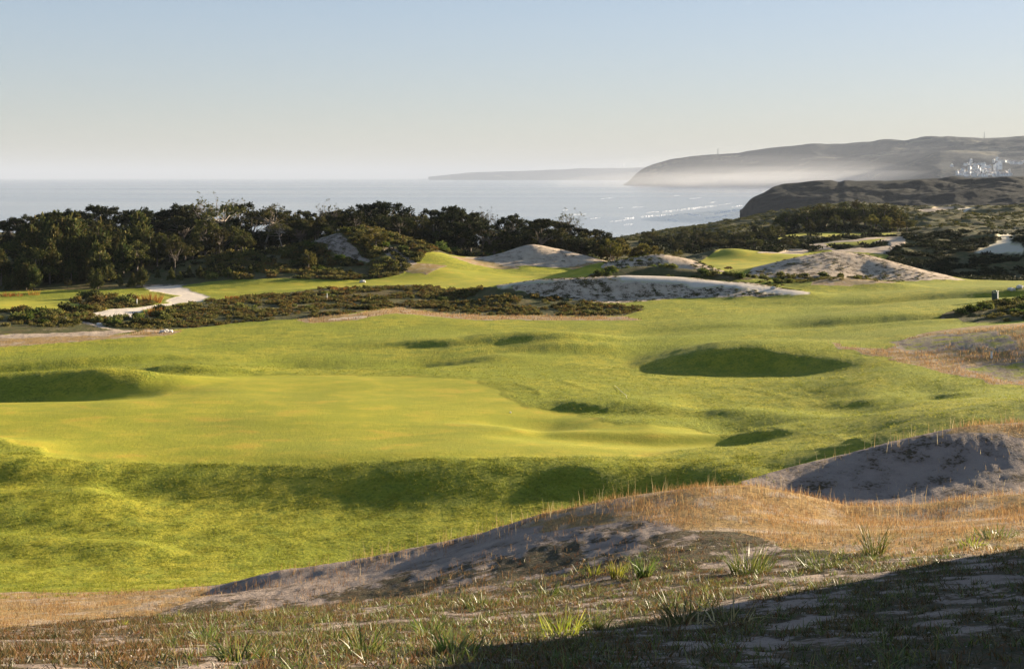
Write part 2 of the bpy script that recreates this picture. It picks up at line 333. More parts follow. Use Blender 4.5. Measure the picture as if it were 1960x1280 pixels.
# the sandy dunes
zone('sand', [(885,0,196),(890,0,204),(960,0,212),(1030,0,214),(1100,0,212),(1180,0,206),(1150,0,201),(1050,0,198),(960,0,197)], 1)
zone('sand', [(950,0,160),(960,0,166),(1100,0,171),(1330,0,170),(1440,0,166),(1540,0,158),(1500,0,154),(1400,0,155),(1300,0,157),(1180,0,154),(1060,0,157)], 0.75)
zone('scrub', [(1120,0,171),(1150,0,180),(1330,0,180),(1440,0,176),(1480,0,172),(1400,0,170),(1300,0,170.5),(1200,0,171)], 0.7)
band('path', [(1200,531),(1300,537),(1380,543),(1450,550),(1530,560)], 2.4, 1.0)
band('path', [(965,548),(1000,541),(1050,537)], 1.0, .8)
zone('sand', [(1150,0,184),(1180,0,190),(1260,0,191),(1330,0,191),(1390,0,184),(1300,0,182)], 0.8)
zone('sand', [(1430,0,179),(1440,0,186),(1530,0,192),(1610,0,196),(1680,0,196),(1760,0,190),(1850,0,182),(1750,0,178.5),(1640,0,180),(1560,0,177)], 0.9)
zone('path', [(1828,403),(1850,398.5),(1880,398),(1888,400),(1870,404),(1845,406)], .9)  # sunlit sand, no path: the paler colour paints in its brightness
zone('sand', [(1755,402),(1790,396),(1825,397),(1830,401),(1790,404)], .8)
zone('path', [(1862,484),(1905,466),(1928,447),(1950,446),(1935,468),(1960,476),(1960,484)], .8)
zone('dry', [(1550,0,164),(1560,0,170),(1700,0,171),(1720,0,166),(1620,0,164)], 0.55)
zone('sand', [(595,452,203),(640,448),(690,490),(720,505),(690,500),(650,490),(620,470),(590,470)], 0.9)
band('sand', [(700,432),(740,470),(790,505),(805,512)], 1.3, 0.9)
band('sand', [(735,480),(770,510)], 1.0, 0.8)
zone('dry', [(770,520),(800,503),(860,508),(820,525)], 0.8)
zone('dry', [(850,0,198),(880,0,203),(960,0,199),(1000,0,195),(900,0,195)], 0.6)
zone('dry', [(1080,0,199),(1190,0,206),(1200,0,202),(1120,0,197)], 0.7)
# golden hill on the right
zone('dry', [(1560,655),(1700,668),(1760,640),(1850,625),(1960,618),(2500,600),(2500,740),(1960,738),(1850,722),(1720,690),(1640,672)], 0.85, 2.0, 10)
zone('sand', [(1690,655),(1800,640),(1900,640),(1960,650),(1960,668),(1850,668),(1720,668)], 0.45, 2.5, 8)
zone('sand', [(1830,700),(1960,690),(2100,690),(2100,728),(1900,725)], 0.4, 2.5, 8)
# putting green
zone('mown', [(-300,800),(-60,772),(100,767),(250,741),(420,719),(560,716),(800,722),(925,728),(955,745),(1000,768),(1080,792),(1200,810),(1330,822),(1400,836),(1360,852),(1250,868),(1050,873),(850,879),(650,888),(450,885),(250,881),(100,872),(60,852),(-60,832),(-300,820)], 0.85, 1.6, 12)
# foreground
zone('sand', [(-3000,0,3),(3600,0,3),(3600,0,63),(1980,0,63),(1870,0,60.8),(1700,0,59.5),(1500,0,57.5),(1420,0,56),(1400,0,50),(1400,0,45),(1250,0,43.5),(1000,0,43.5),(700,0,43.5),(385,0,44),(300,0,45.5),(0,0,46),(-3000,0,46)], 0.9, 0.6, 4)
zone('dry', [(1000,0,40.5),(1050,0,44),(1250,0,44),(1450,0,44.5),(1620,0,43),(3600,0,43),(3600,0,24),(1960,0,27),(1700,0,29),(1500,0,33),(1350,0,36),(1200,0,37.5)], 0.7, 2, 20)
zone('dry', [(-3000,0,46),(0,0,46),(300,0,45.5),(440,0,42),(400,0,38),(250,0,34),(0,0,31),(-3000,0,30)], 0.6, 2, 12)
zone('dry', [(1780,0,57.5),(1870,0,61.5),(2000,0,63),(3600,0,63),(3600,0,56),(1960,0,58)], 0.8, 2, 6)
def maskat(name, x, y): return lookup(MASK[name], x, y)
# small relief where the ground is rough
rough_amt = np.clip(MASK['sand'] + MASK['dry'] * 0.8 + MASK['scrub'], 0, 1)
flatten = MASK['path'] + (MASK['mown'])
d_ = np.maximum(GY, 6)
micro = fbm(GX, GY, 0.45, 2, 31) * 0.022 + fbm(GX, GY, 2.2, 3, 21) * 0.035
far = sstep(120, 400, d_)
hill = sstep(185, 230, d_) * MASK['scrub']
WEED = np.clip(0.70 + fbm(GX, GY, 2.8, 2, 131) * .8 + fbm(GX, GY, .7, 3, 137) * .9, 0, 1) * sstep(40, 34, GY) * sstep(0.3, 0.8, MASK['sand'] + MASK['dry'])
WEED = np.maximum(WEED, 0.15 * ((GY > 44) & (GY < 64)) * MASK['sand'])  # weeds on the shaded dune face, also darkening it to deepen the shade
WEED = np.maximum(WEED, 0.62 * ((GY > 150) & (GY < 171)) * MASK['sand'] * np.clip(.6 + fbm(GX, GY, 5, 2, 133), 0, 1))
WEED = np.maximum(WEED, 0.35 * ((GY > 178) & (GY < 212) & (PX < 850)) * MASK['sand'])
WEED = np.maximum(WEED, 0.38 * ((GY > 171) & (GY < 196) & (PX > 1140)) * MASK['sand'] * np.clip(.6 + fbm(GX, GY, 5, 2, 135) * 1.2, 0, 1))
GZ = GZ + fbm(GX, GY, 1.5, 3, 151) * .28 * ((GX > 9) & (GY > 12) & (GY < 36) & (PX > 2120))  # roughens the unseen right-hand hummock so its shadow edge breaks up
GZ = GZ + micro * rough_amt * np.clip(1 - MASK['path'], 0, 1) * sstep(0, 14, d_) \
    + (1 - rough_amt) * (1 - MASK['mown']) * fbm(GX, GY, 0.9, 3, 41) * 0.014 + (1 - rough_amt) * fbm(GX, GY, 12, 2, 45) * 0.12 + hill * fbm(GX, GY, 14, 4, 61) * 0.9 \
    + sstep(280, 420, d_) * fbm(GX, GY, 60, 4, 71) * 3.0 * sstep(1250, 1500, PX)
def track(pts, amp, wid):
    Q = np.array([(lambda d: (d * (p[0] - CX) / F, d))(hitD(*p)) for p in pts])
    sel = (GX > Q[:, 0].min() - 2) & (GX < Q[:, 0].max() + 2) & (GY > Q[:, 1].min() - 2) & (GY < Q[:, 1].max() + 2)
    X = GX[sel]; Y = GY[sel]; dm = np.full(X.shape, 1e9)
    for a, b in zip(Q[:-1], Q[1:]):
        d = b - a; t = np.clip(((X - a[0]) * d[0] + (Y - a[1]) * d[1]) / ((d ** 2).sum() + 1e-9), 0, 1); dm = np.minimum(dm, np.hypot(X - a[0] - t * d[0], Y - a[1] - t * d[1]))
    GZ[sel] += amp * np.exp(-(dm / wid) ** 2)
track([(905,729),(940,731),(985,733),(1010,740),(1030,748),(1036,757)], .045, .25)
track([(1070,727),(1110,740),(1150,752),(1200,762),(1260,768)], .04, .3)
track([(1280,735),(1420,742),(1500,760),(1560,768)], .03, .3)
track([(1430,820),(1500,822),(1600,834),(1650,845),(1610,855),(1500,862)], .03, .3)
track([(800,716),(950,719),(1050,727)], .04, .3)
track([(1100,772),(1140,778),(1165,783)], .07, .25)
def ground_material():
    m, nt, out = mat('ground_cover')
    g = N(nt, 'ShaderNodeNewGeometry'); pos = g.outputs['Position']
    a = N(nt, 'ShaderNodeVertexColor', layer_name='cover'); sep = N(nt, 'ShaderNodeSeparateColor'); L(nt, a.outputs[0], sep.inputs[0])
    b = N(nt, 'ShaderNodeVertexColor', layer_name='cover_two'); sep2 = N(nt, 'ShaderNodeSeparateColor'); L(nt, b.outputs[0], sep2.inputs[0])
    mown, dry, sand, scrub, path = sep.outputs[0], sep.outputs[1], sep.outputs[2], sep2.outputs[0], sep2.outputs[1]
    nf = noise(nt, pos, 6.0, 6, 0.65); nm = noise(nt, pos, 0.9, 5, 0.6); nb = noise(nt, pos, 0.12, 4, 0.55); nxf = noise(nt, pos, 22.0, 3, 0.6)
    nst = noise(nt, pos, 0.45, 5, 0.6, sx=(0.8, 1.1, 1), dist=0.3)
    # uncut grass
    gr = mix(nt, ramp(nt, nb, 0.38, 0.62), (0.225, 0.250, 0.020), (0.320, 0.305, 0.028))
    gr = mix(nt, ramp(nt, nm, 0.40, 0.66), gr, (0.185, 0.215, 0.020))
    gr = mix(nt, math_(nt, 'MULTIPLY', ramp(nt, nf, 0.52, 0.72), 0.6), gr, (0.420, 0.370, 0.060))
    gr = mix(nt, math_(nt, 'MULTIPLY', ramp(nt, nf, 0.5, 0.36), 0.7), gr, (0.095, 0.130, 0.014))
    # mown turf
    mw = mix(nt, ramp(nt, nst, 0.38, 0.66), (0.305, 0.315, 0.026), (0.450, 0.395, 0.038))
    mw = mix(nt, math_(nt, 'MULTIPLY', ramp(nt, nb, 0.45, 0.7), 0.6), mw, (0.255, 0.275, 0.034))
    mw = mix(nt, math_(nt, 'MULTIPLY', ramp(nt, nst, 0.56, 0.70), 0.7), mw, (0.56, 0.37, 0.05))
    mw = mix(nt, math_(nt, 'MULTIPLY', nf, 0.35), mw, (0.24, 0.25, 0.036))
    col = mix(nt, mown, gr, mw)
    # dry straw grass over sand
    dr = mix(nt, ramp(nt, nf, 0.38, 0.62), (0.36, 0.24, 0.095), (0.24, 0.16, 0.07))
    dr = mix(nt, ramp(nt, nm, 0.46, 0.66), dr, (0.36, 0.29, 0.22))
    dr = mix(nt, math_(nt, 'MULTIPLY', ramp(nt, nb, 0.5, 0.7), 0.45), dr, (0.17, 0.17, 0.04))
    # sand with low weeds and crusts
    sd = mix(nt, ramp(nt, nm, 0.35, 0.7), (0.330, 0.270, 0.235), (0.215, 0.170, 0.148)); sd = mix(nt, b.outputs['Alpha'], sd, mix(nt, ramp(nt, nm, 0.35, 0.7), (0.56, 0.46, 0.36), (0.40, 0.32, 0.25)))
    sd = mix(nt, math_(nt, 'MULTIPLY', ramp(nt, nxf, 0.5, 0.7), 0.5), sd, (0.25, 0.20, 0.17))
    weed = mix(nt, ramp(nt, nf, 0.4, 0.6), (0.040, 0.043, 0.016), (0.080, 0.054, 0.025))
    wf = math_(nt, 'ADD', nf, math_(nt, 'MULTIPLY', nm, 1.0))
    weedm = math_(nt, 'MULTIPLY_ADD', sep2.outputs[2], 0.42, wf); sd = mix(nt, math_(nt, 'MULTIPLY', ramp(nt, weedm, 1.10, 1.26), 0.93), sd, weed)
    thr = math_(nt, 'ADD', math_(nt, 'ADD', sand, dry, clamp=True), math_(nt, 'MULTIPLY_ADD', nm, 0.9, -0.45))
    col = mix(nt, ramp(nt, thr, 0.30, 0.55), col, sd)
    thr = math_(nt, 'ADD', dry, math_(nt, 'MULTIPLY_ADD', nm, 0.9, -0.45))
    col = mix(nt, ramp(nt, thr, 0.30, 0.62), col, dr)
    # heath and wood floor
    sc = mix(nt, ramp(nt, nm, 0.38, 0.62), (0.062, 0.070, 0.022), (0.105, 0.090, 0.034))
    sc = mix(nt, math_(nt, 'MULTIPLY', ramp(nt, nb, 0.5, 0.66), 0.4), sc, (0.11, 0.07, 0.026))
    sc = mix(nt, math_(nt, 'MULTIPLY', ramp(nt, wf, 1.16, 1.3), 0.8), sc, (0.30, 0.26, 0.22))
    thr = math_(nt, 'ADD', scrub, math_(nt, 'MULTIPLY_ADD', nm, 0.7, -0.35))
    col = mix(nt, ramp(nt, thr, 0.35, 0.6), col, sc)
    col = mix(nt, path, col, mix(nt, nf, (0.78, 0.70, 0.60), (0.60, 0.52, 0.45)))
    p = N(nt, 'ShaderNodeBsdfPrincipled'); col = mix(nt, 1.0, col, (0.87, 0.845, 0.78), 'MULTIPLY'); L(nt, col, p.inputs['Base Color']); p.inputs['Roughness'].default_value = 0.85
    p.inputs['Specular IOR Level'].default_value = 0.1
        # bumps: fine blades everywhere but weak on mown turf and paths
    rg = math_(nt, 'SUBTRACT', 1.0, math_(nt, 'MULTIPLY_ADD', mown, 0.85, math_(nt, 'MULTIPLY', path, 0.6), clamp=True))
    h = math_(nt, 'ADD', math_(nt, 'MULTIPLY', nf, 0.10), math_(nt, 'MULTIPLY', nxf, 0.03))
    nt_ = noise(nt, pos, 2.6, 4, 0.6); h = math_(nt, 'ADD', h, math_(nt, 'MULTIPLY', nm, 0.05)); h = math_(nt, 'ADD', h, math_(nt, 'MULTIPLY', nt_, 0.045))
    h = math_(nt, 'MULTIPLY', h, rg)
    bp = N(nt, 'ShaderNodeBump'); bp.inputs['Distance'].default_value = 1.0; bp.inputs['Strength'].default_value = 0.9
    L(nt, h, bp.inputs['Height']); L(nt, bp.outputs[0], p.inputs['Normal'])
    L(nt, p.outputs[0], out.inputs[0]); return m
co = np.stack([GX, GY, GZ], -1).reshape(-1, 3)
jj, ii = np.meshgrid(np.arange(NT - 1), np.arange(NS - 1), indexing='ij'); k0 = (jj * NS + ii).ravel()
gm = npmesh('ground', co, np.stack([k0, k0 + 1, k0 + NS + 1, k0 + NS], 1), True, [ground_material()])
z0 = np.zeros(GX.size)
setcol(gm, 'cover', np.stack([MASK['mown'].ravel(), MASK['dry'].ravel(), MASK['sand'].ravel(), z0 + 1], 1))
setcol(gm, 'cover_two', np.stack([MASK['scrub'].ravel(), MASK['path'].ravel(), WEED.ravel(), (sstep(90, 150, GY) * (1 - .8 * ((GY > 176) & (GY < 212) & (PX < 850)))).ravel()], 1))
tag(obj('ground', gm), kind='structure')
def gz(x, y): return float(lookup(GZ, x, y))
def on(px, py, dz=0.0):
    D = hitD(px, py); x = D * (px - CX) / F; return Vector((x, D, gz(x, D) + dz))
def onD(px, D, dz=0.0): x = D * (px - CX) / F; return Vector((x, D, gz(x, D) + dz))
# ---------------------------------------------------------------- sea
def sea_material():
    m, nt, out = mat('sea_water'); g = N(nt, 'ShaderNodeNewGeometry'); pos = g.outputs['Position']
    a = noise(nt, pos, 0.012, 5, 0.6, sx=(0.35, 1, 1), dist=0.5); b = noise(nt, pos, 0.10, 4, 0.6, sx=(0.4, 1, 1)); c = noise(nt, pos, 0.0016, 4, 0.6, sx=(0.3, 1, 1))
    p = N(nt, 'ShaderNodeBsdfPrincipled'); L(nt, mix(nt, c, (0.15, 0.17, 0.21), (0.21, 0.23, 0.27)), p.inputs['Base Color'])
    L(nt, math_(nt, 'MULTIPLY_ADD', c, 0.2, 0.05), p.inputs['Roughness']); p.inputs['IOR'].default_value = 1.33; p.inputs['Specular IOR Level'].default_value = 0.5
    h = math_(nt, 'ADD', math_(nt, 'MULTIPLY', a, 4.0), math_(nt, 'MULTIPLY', b, 1.2))
    bp = N(nt, 'ShaderNodeBump'); bp.inputs['Distance'].default_value = 1.0; bp.inputs['Strength'].default_value = 0.12
    L(nt, h, bp.inputs['Height']); L(nt, bp.outputs[0], p.inputs['Normal']); L(nt, p.outputs[0], out.inputs[0]); return m
tag(obj('sea', pymesh('sea', [(-90000, 560, SEA), (90000, 560, SEA), (90000, 90000, SEA), (-90000, 90000, SEA)], [(0, 1, 2, 3)], [sea_material()])), kind='structure')
# ---------------------------------------------------------------- hills across the bay
def hill_material(name, c1, c2, c3, sc):
    m, nt, out = mat(name); g = N(nt, 'ShaderNodeNewGeometry'); pos = g.outputs['Position']
    n1 = noise(nt, pos, 0.02 * sc, 6, 0.6, sx=(1, 1, 2)); n2 = noise(nt, pos, 0.09 * sc, 5, 0.65); n3 = noise(nt, pos, 0.006 * sc, 4, 0.5, sx=(0.6, 1, 3))
    col = mix(nt, ramp(nt, n1, 0.38, 0.62), c1, c2)
    col = mix(nt, math_(nt, 'MULTIPLY', ramp(nt, math_(nt, 'ADD', n3, math_(nt, 'MULTIPLY', n2, 0.5)), 0.84, 0.93), 0.7), col, c3)
    p = N(nt, 'ShaderNodeBsdfPrincipled'); L(nt, col, p.inputs['Base Color']); p.inputs['Roughness'].default_value = 0.95; p.inputs['Specular IOR Level'].default_value = 0.05
    h = math_(nt, 'ADD', math_(nt, 'MULTIPLY', n1, 9.0 / sc), math_(nt, 'MULTIPLY', n2, 5.0 / sc))
    bp = N(nt, 'ShaderNodeBump'); bp.inputs['Distance'].default_value = 1.0; bp.inputs['Strength'].default_value = 0.8
    L(nt, h, bp.inputs['Height']); L(nt, bp.outputs[0], p.inputs['Normal']); L(nt, p.outputs[0], out.inputs[0]); return m
def headland(name, crest, Dc, Db, pw, depth, relief, material, nx=500, ny=90, seed=0, scale=80):
    """crest: photo outline; Dc / Db: distances of the crest and of the foot, left to right"""
    px = np.linspace(crest[0][0], crest[-1][0], nx); py = np.interp(px, [c[0] for c in crest], [c[1] for c in crest])
    k = np.exp(-0.5 * (np.arange(-3, 4) / 1.5) ** 2); k /= k.sum(); py = np.convolve(np.pad(py, 3, mode='edge'), k, 'valid')
    dc = np.interp(px, [d[0] for d in Dc], [d[1] for d in Dc]); db = np.interp(px, [d[0] for d in Db], [d[1] for d in Db])
    pwv = np.interp(px, [d[0] for d in pw], [d[1] for d in pw])
    t = np.concatenate([np.linspace(0, 1, ny), 1 + np.linspace(0, 1, 26)[1:]]); co = []
    zc = -dc * (py - HY) / F
    for q in t:
        if q <= 1: D = db + (dc - db) * q; h = q ** pwv
        else: D = dc + depth * (q - 1); h = np.full(nx, 1 - (q - 1) ** 2)
        z = (SEA - 3) + (zc - SEA + 3) * h; x = D * (px - CX) / F
        n = fbm(x, D, scale, 5, seed) * relief * np.minimum(h, 1) * (np.minimum(1, (1 - q) * 6 + 0.12) if q < 1 else 0.12)
        co.append(np.stack([x, D, z + n], 1))
    co = np.concatenate(co); nyy = len(t)
    j, i = np.meshgrid(np.arange(nyy - 1), np.arange(nx - 1), indexing='ij'); k0 = (j * nx + i).ravel()
    me = npmesh(name, co, np.stack([k0, k0 + 1, k0 + nx + 1, k0 + nx], 1), True, [material])
    o = tag(obj(name, me), kind='structure')
    G = co.reshape(nyy, nx, 3)
    def hit(pxq, pyq):
        i = int(np.clip(np.searchsorted(px, pxq), 1, nx - 1)); c = G[:ny, i]; pr = HY - F * c[:, 2] / c[:, 1]
        k = int(np.argmax(pr <= pyq)) if (pr <= pyq).any() else ny - 1
        return Vector((c[k, 1] * (pxq - CX) / F, c[k, 1], c[k, 2]))
    return hit
hm_near = hill_material('near_hill_scrub_shaded', (0.008, 0.010, 0.009), (0.013, 0.014, 0.012), (0.035, 0.032, 0.022), 5.0)  # scrub darkened so the shade on the headland's front is in the colour
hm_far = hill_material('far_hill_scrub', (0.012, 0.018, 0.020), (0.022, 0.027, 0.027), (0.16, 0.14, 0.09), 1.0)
hit_near = headland('headland', [(1416,416),(1424,404),(1428,392),(1440,380),(1462,370),(1480,358),(1500,352),(1530,350),(1560,346),(1590,345),(1606,350),(1618,345),(1640,347),(1700,347),(1760,343),(1800,342),(1826,338),(1850,341),(1900,340),(1960,338),(2200,336),(2700,334)],
    [(1416,1150),(1500,1250),(1960,1300),(2700,1300)], [(1416,1120),(1460,1100),(1600,1000),(1960,850),(2700,800)], [(1416,0.5),(1600,0.55),(1960,0.5)], 500, 6, hm_near, seed=5, scale=60)
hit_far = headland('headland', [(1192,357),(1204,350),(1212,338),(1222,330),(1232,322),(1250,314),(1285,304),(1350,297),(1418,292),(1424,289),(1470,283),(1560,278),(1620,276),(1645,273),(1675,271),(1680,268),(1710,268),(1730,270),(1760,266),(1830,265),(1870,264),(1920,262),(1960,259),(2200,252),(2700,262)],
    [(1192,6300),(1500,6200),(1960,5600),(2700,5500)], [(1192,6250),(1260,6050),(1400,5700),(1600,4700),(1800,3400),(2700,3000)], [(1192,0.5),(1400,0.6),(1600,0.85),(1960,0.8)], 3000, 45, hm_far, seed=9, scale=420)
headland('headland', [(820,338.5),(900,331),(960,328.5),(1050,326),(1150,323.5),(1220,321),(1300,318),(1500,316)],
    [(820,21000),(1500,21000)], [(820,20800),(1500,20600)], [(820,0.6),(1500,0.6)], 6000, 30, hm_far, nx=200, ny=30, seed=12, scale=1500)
# ---------------------------------------------------------------- surf
foam_m = plain_mat('foam', (0.92, 0.92, 0.92), (0.62, 0.64, 0.66), 0.05, 0.9)
def foam():
    V = []; Fc = []
    S = [(1268,405,1372,393,2.6),(1225,414.5,1308,409.5,2.4),(1312,409,1342,412,2.0),(1366,408,1416,401,2.6),(1400,396,1422,393,1.6),(1348,418,1398,412,1.6),(1320,380,1342,378,1.2),
         (1357,388,1370,386,1.4),(1196,418,1216,416,2.6),(1194,430,1212,428,2.2),(1274,421,1299,422,1.6),(1290,375,1302,374,0.8),(1092,411,1122,409,1.6),(1076,402,1088,402,1.1),(1184,398,1192,398,1.0),
         (1168,424,1200,420,1.4),(1130,418,1150,417,1.0),(1236,407,1262,405,0.9),(1210,397,1232,396,0.7),(1330,398,1350,396,0.9),(1384,412,1412,409,1.2),(1192,355.4,1200,355.4,0.5),(1150,380,1178,379,0.6),(1376,392,1402,389,0.8)]
    for (x0, y0, x1, y1, th) in S:
        n = max(10, int((x1 - x0) * 4))
        for half in range(2):
            for i in range(n + 1):
                u = i / n; px = x0 + (x1 - x0) * u; py = y0 + (y1 - y0) * u + 0.7 * float(pn(px * 0.09, y0, 3))
                w = .85 * th * (0.10 + max(0, 1.3 * float(pn(px * 0.75, y0 * 3, 5)) + 0.9 * float(pn(px * 0.17, y0 * 3, 8)) + 0.22)) * math.sin(math.pi * min(max(u, 0.03), 0.97)) ** 0.4 * (0.55 if half else 1)
                py += half * th * 0.75
                base = len(V)
                for r, hh in ((0.5, 0.05), (0.1, 0.8), (-0.5, 0.1)):
                    q = py + w * r; D = -SEA * F / (q - HY); V.append((D * (px - CX) / F, D, SEA + hh * .04))
                if i and float(pn(px * 0.5, y0 * 7 + half * 3, 9)) > -0.22:
                    for r in range(2): Fc.append((base - 3 + r, base + r, base + r + 1, base - 3 + r + 1))
    tag(obj('sea_foam', pymesh('sea_foam', V, Fc, [foam_m])), kind='stuff')
foam()
# ================================================================ PLANTS: shapes
def rot_frames(n, up=0.0):
    """random unit vector pairs; up>0 leans the first towards +z"""
    a = rng.normal(size=(n, 3)); a[:, 2] = a[:, 2] * (1 - 0.4 * up) + up * 1.2; a /= np.linalg.norm(a, axis=1)[:, None]
    b = rng.normal(size=(n, 3)); b -= (a * b).sum(1)[:, None] * a; b /= np.linalg.norm(b, axis=1)[:, None]; return a, b
def leaf_quads(P, size, asp=0.45, up=0.3):
    n = len(P); a, b = rot_frames(n, up); s = (size * rng.uniform(0.6, 1.4, n))[:, None] if np.isscalar(size) else (size * rng.uniform(0.6, 1.4, n))[:, None]
    a = a * s; b = b * s * asp * 0.5
    co = np.stack([P - b * 0.5, P + b * 0.5, P + a + b, P + a - b], 1).reshape(-1, 3)   # wider at the tip: a brush of needles
    return co, np.arange(4 * n).reshape(n, 4)
def in_clusters(C, Rr, n, shell=0.55, flat=1.0):
    """points in a set of blobs; C (k,3), Rr (k,), n in all"""
    w = Rr ** 2; k = rng.choice(len(C), n, p=w / w.sum()); d = rng.normal(size=(n, 3)); d /= np.linalg.norm(d, axis=1)[:, None]
    r = Rr[k] * (shell + (1 - shell) * rng.random(n)) * rng.uniform(0.75, 1.15, n); d[:, 2] *= flat
    return C[k] + d * r[:, None]
def tube(path, rad, seg=6):
    path = np.array(path, float); V = []; Fq = []
    for i, (p, r) in enumerate(zip(path, rad)):
        t = path[min(i + 1, len(path) - 1)] - path[max(i - 1, 0)]; t /= np.linalg.norm(t) + 1e-9
        u = np.cross(t, [0.3, 1, 0.1]); u /= np.linalg.norm(u); v = np.cross(t, u)
        for k in range(seg):
            a = 2 * math.pi * k / seg; V.append(p + r * (math.cos(a) * u + math.sin(a) * v))
    for i in range(len(path) - 1):
        for k in range(seg):
            Fq.append((i * seg + k, i * seg + (k + 1) % seg, (i + 1) * seg + (k + 1) % seg, (i + 1) * seg + k))
    return np.array(V), np.array(Fq)
def join(parts_):
    V = []; Fq = []; o = 0
    for v, f in parts_: V.append(v); Fq.append(f + o); o += len(v)
    return np.concatenate(V), np.concatenate(Fq)
def limb(p0, p1, r0, r1, sag=0.15, n=5):
    p0 = np.array(p0, float); p1 = np.array(p1, float); m = np.random.default_rng(int(abs(p1.sum()) * 1000)).normal(size=3) * np.linalg.norm(p1 - p0) * sag
    P = [p0 + (p1 - p0) * t + m * math.sin(math.pi * t) for t in np.linspace(0, 1, n)]
    return tube(P, np.linspace(r0, r1, n), 5)
bark = plain_mat('bark', (0.085, 0.068, 0.055), (0.16, 0.13, 0.105), 3, 0.9, 0.02)
pale_bark = plain_mat('pale_bark', (0.27, 0.23, 0.19), (0.18, 0.15, 0.13), 3, 0.9, 0.02)
M_pine = leaf_mat('pine_needles', (0.036, 0.046, 0.013), (0.066, 0.070, 0.020), (0.15, 0.12, 0.035), 0.22, 0.5)
M_young = leaf_mat('young_pine_needles', (0.040, 0.058, 0.016), (0.075, 0.080, 0.022), (0.150, 0.125, 0.040), 0.28, 0.6)
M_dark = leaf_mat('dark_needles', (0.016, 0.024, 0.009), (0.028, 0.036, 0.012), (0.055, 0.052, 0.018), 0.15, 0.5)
M_olive = leaf_mat('olive_leaves', (0.075, 0.078, 0.018), (0.120, 0.105, 0.025), (0.22, 0.17, 0.045), 0.35, 0.6)
M_heath = leaf_mat('heath_leaves', (0.100, 0.120, 0.030), (0.170, 0.165, 0.042), (0.32, 0.28, 0.075), 0.30, 0.15)
M_brown = leaf_mat('brown_heath_leaves', (0.095, 0.088, 0.028), (0.140, 0.110, 0.036), (0.32, 0.19, 0.045), 0.28, 0.3)
M_green = leaf_mat('green_shrub_leaves', (0.045, 0.072, 0.014), (0.085, 0.115, 0.022), (0.17, 0.18, 0.04), 0.35, 0.4)
M_orange = leaf_mat('orange_bracken', (0.22, 0.10, 0.025), (0.30, 0.15, 0.035), (0.42, 0.26, 0.07), 0.4, 0.6)
TREE = {}
def tree_parts(kind, seed, H, trunk, crown, cmat, tmat=None):
    TREE.setdefault(kind, []).append((H, npmesh('trunk', *trunk, True, [tmat or bark]), npmesh('crown', *crown, False, [cmat])))
def conical(seed, H, cm):
    r = np.random.default_rng(seed); C = []; Rr = []; tr = [tube([(0, 0, -0.4), (r.normal() * .1, 0, H * .4), (0, 0, H * .95)], [.13, .09, .02])]
    for k in range(44):
        t = r.random() ** 0.8; z = H * (0.08 + 0.88 * t); rad = H * 0.30 * (1 - t) ** 0.7 * r.uniform(.5, 1.1) + .05; a = r.random() * 6.28
        C.append((math.cos(a) * rad, math.sin(a) * rad, z)); Rr.append(H * (0.10 * (1 - t) + 0.045) * r.uniform(.7, 1.3))
        if k % 4 == 0: tr.append(limb((0, 0, z * .9), C[-1], .04, .01))
    C = np.array(C); Rr = np.array(Rr); P = in_clusters(C, Rr, 2400, .45); c1 = leaf_quads(P, .30, .4, .9)
    P2 = in_clusters(C + [0, 0, .15], Rr, 130, .9); c2 = leaf_quads(P2, .55, .28, 3.0)        # upright candles
    tree_parts('young', seed, H, join(tr), join([c1, c2]), cm)
def umbrella(seed, H, cm, sparse=1.0, spread=.36, base=.55, tm=None, kind='umbrella', n=3000):
    r = np.random.default_rng(seed); lean = r.normal(size=2) * H * .06; fork = H * base * r.uniform(.75, .95)
    p = [(0, 0, -.5), (lean[0] * .2, lean[1] * .1, H * .2), (lean[0] * .9, lean[1] * .6, fork * .7), (lean[0] * .6, lean[1], fork), (lean[0], lean[1], H * .86)]
    tr = [tube(p, [.20, .16, .13, .11, .03])]; C = []; Rr = []
    for k in range(15):
        a = k * 2.4 + r.random(); t = r.random(); rad = H * spread * math.sqrt(r.uniform(.05, 1)); z = H * (.97 - .36 * (rad / (H * spread)) ** 2 * r.uniform(.6, 1.2)) - t * H * .12
        c = (lean[0] + math.cos(a) * rad, lean[1] + math.sin(a) * rad, z); s0 = (lean[0] * .8, lean[1] * .9, fork * r.uniform(.82, 1.1)); tr.append(limb(s0, c, .075, .02, .13))
        for q in range(4):
            o = r.normal(size=3) * H * .055 * [1, 1, .5]; C.append(np.array(c) + o); Rr.append(H * r.uniform(.035, .085))
            tr.append(limb(c, C[-1], .025, .01, .1, 3))
    C = np.array(C); Rr = np.array(Rr); P = in_clusters(C, Rr, int(n * sparse), .35, .7); c1 = leaf_quads(P, .27, .45, .6)
    tree_parts(kind, seed, H, join(tr), c1, cm, tm)
def dome(seed, H, cm, kind='dome'):
    r = np.random.default_rng(seed); C = []; Rr = []; tr = [tube([(0, 0, -.5), (.1, .05, H * .3), (r.normal() * .3, r.normal() * .3, H * .7)], [.2, .15, .05])]
    for k in range(46):
        a = r.random() * 6.28; u = r.random(); rad = H * .40 * math.sqrt(r.random()); z = H * (.30 + .58 * u * (1 - .5 * (rad / (H * .4)) ** 2)); C.append((math.cos(a) * rad, math.sin(a) * rad, z)); Rr.append(H * r.uniform(.05, .12))
        if k % 3 == 0: tr.append(limb((0, 0, H * .35), C[-1], .06, .015))
    P = in_clusters(np.array(C), np.array(Rr), 3000, .45, .85); tree_parts(kind, seed, H, join(tr), leaf_quads(P, .27, .5, .4), cm)
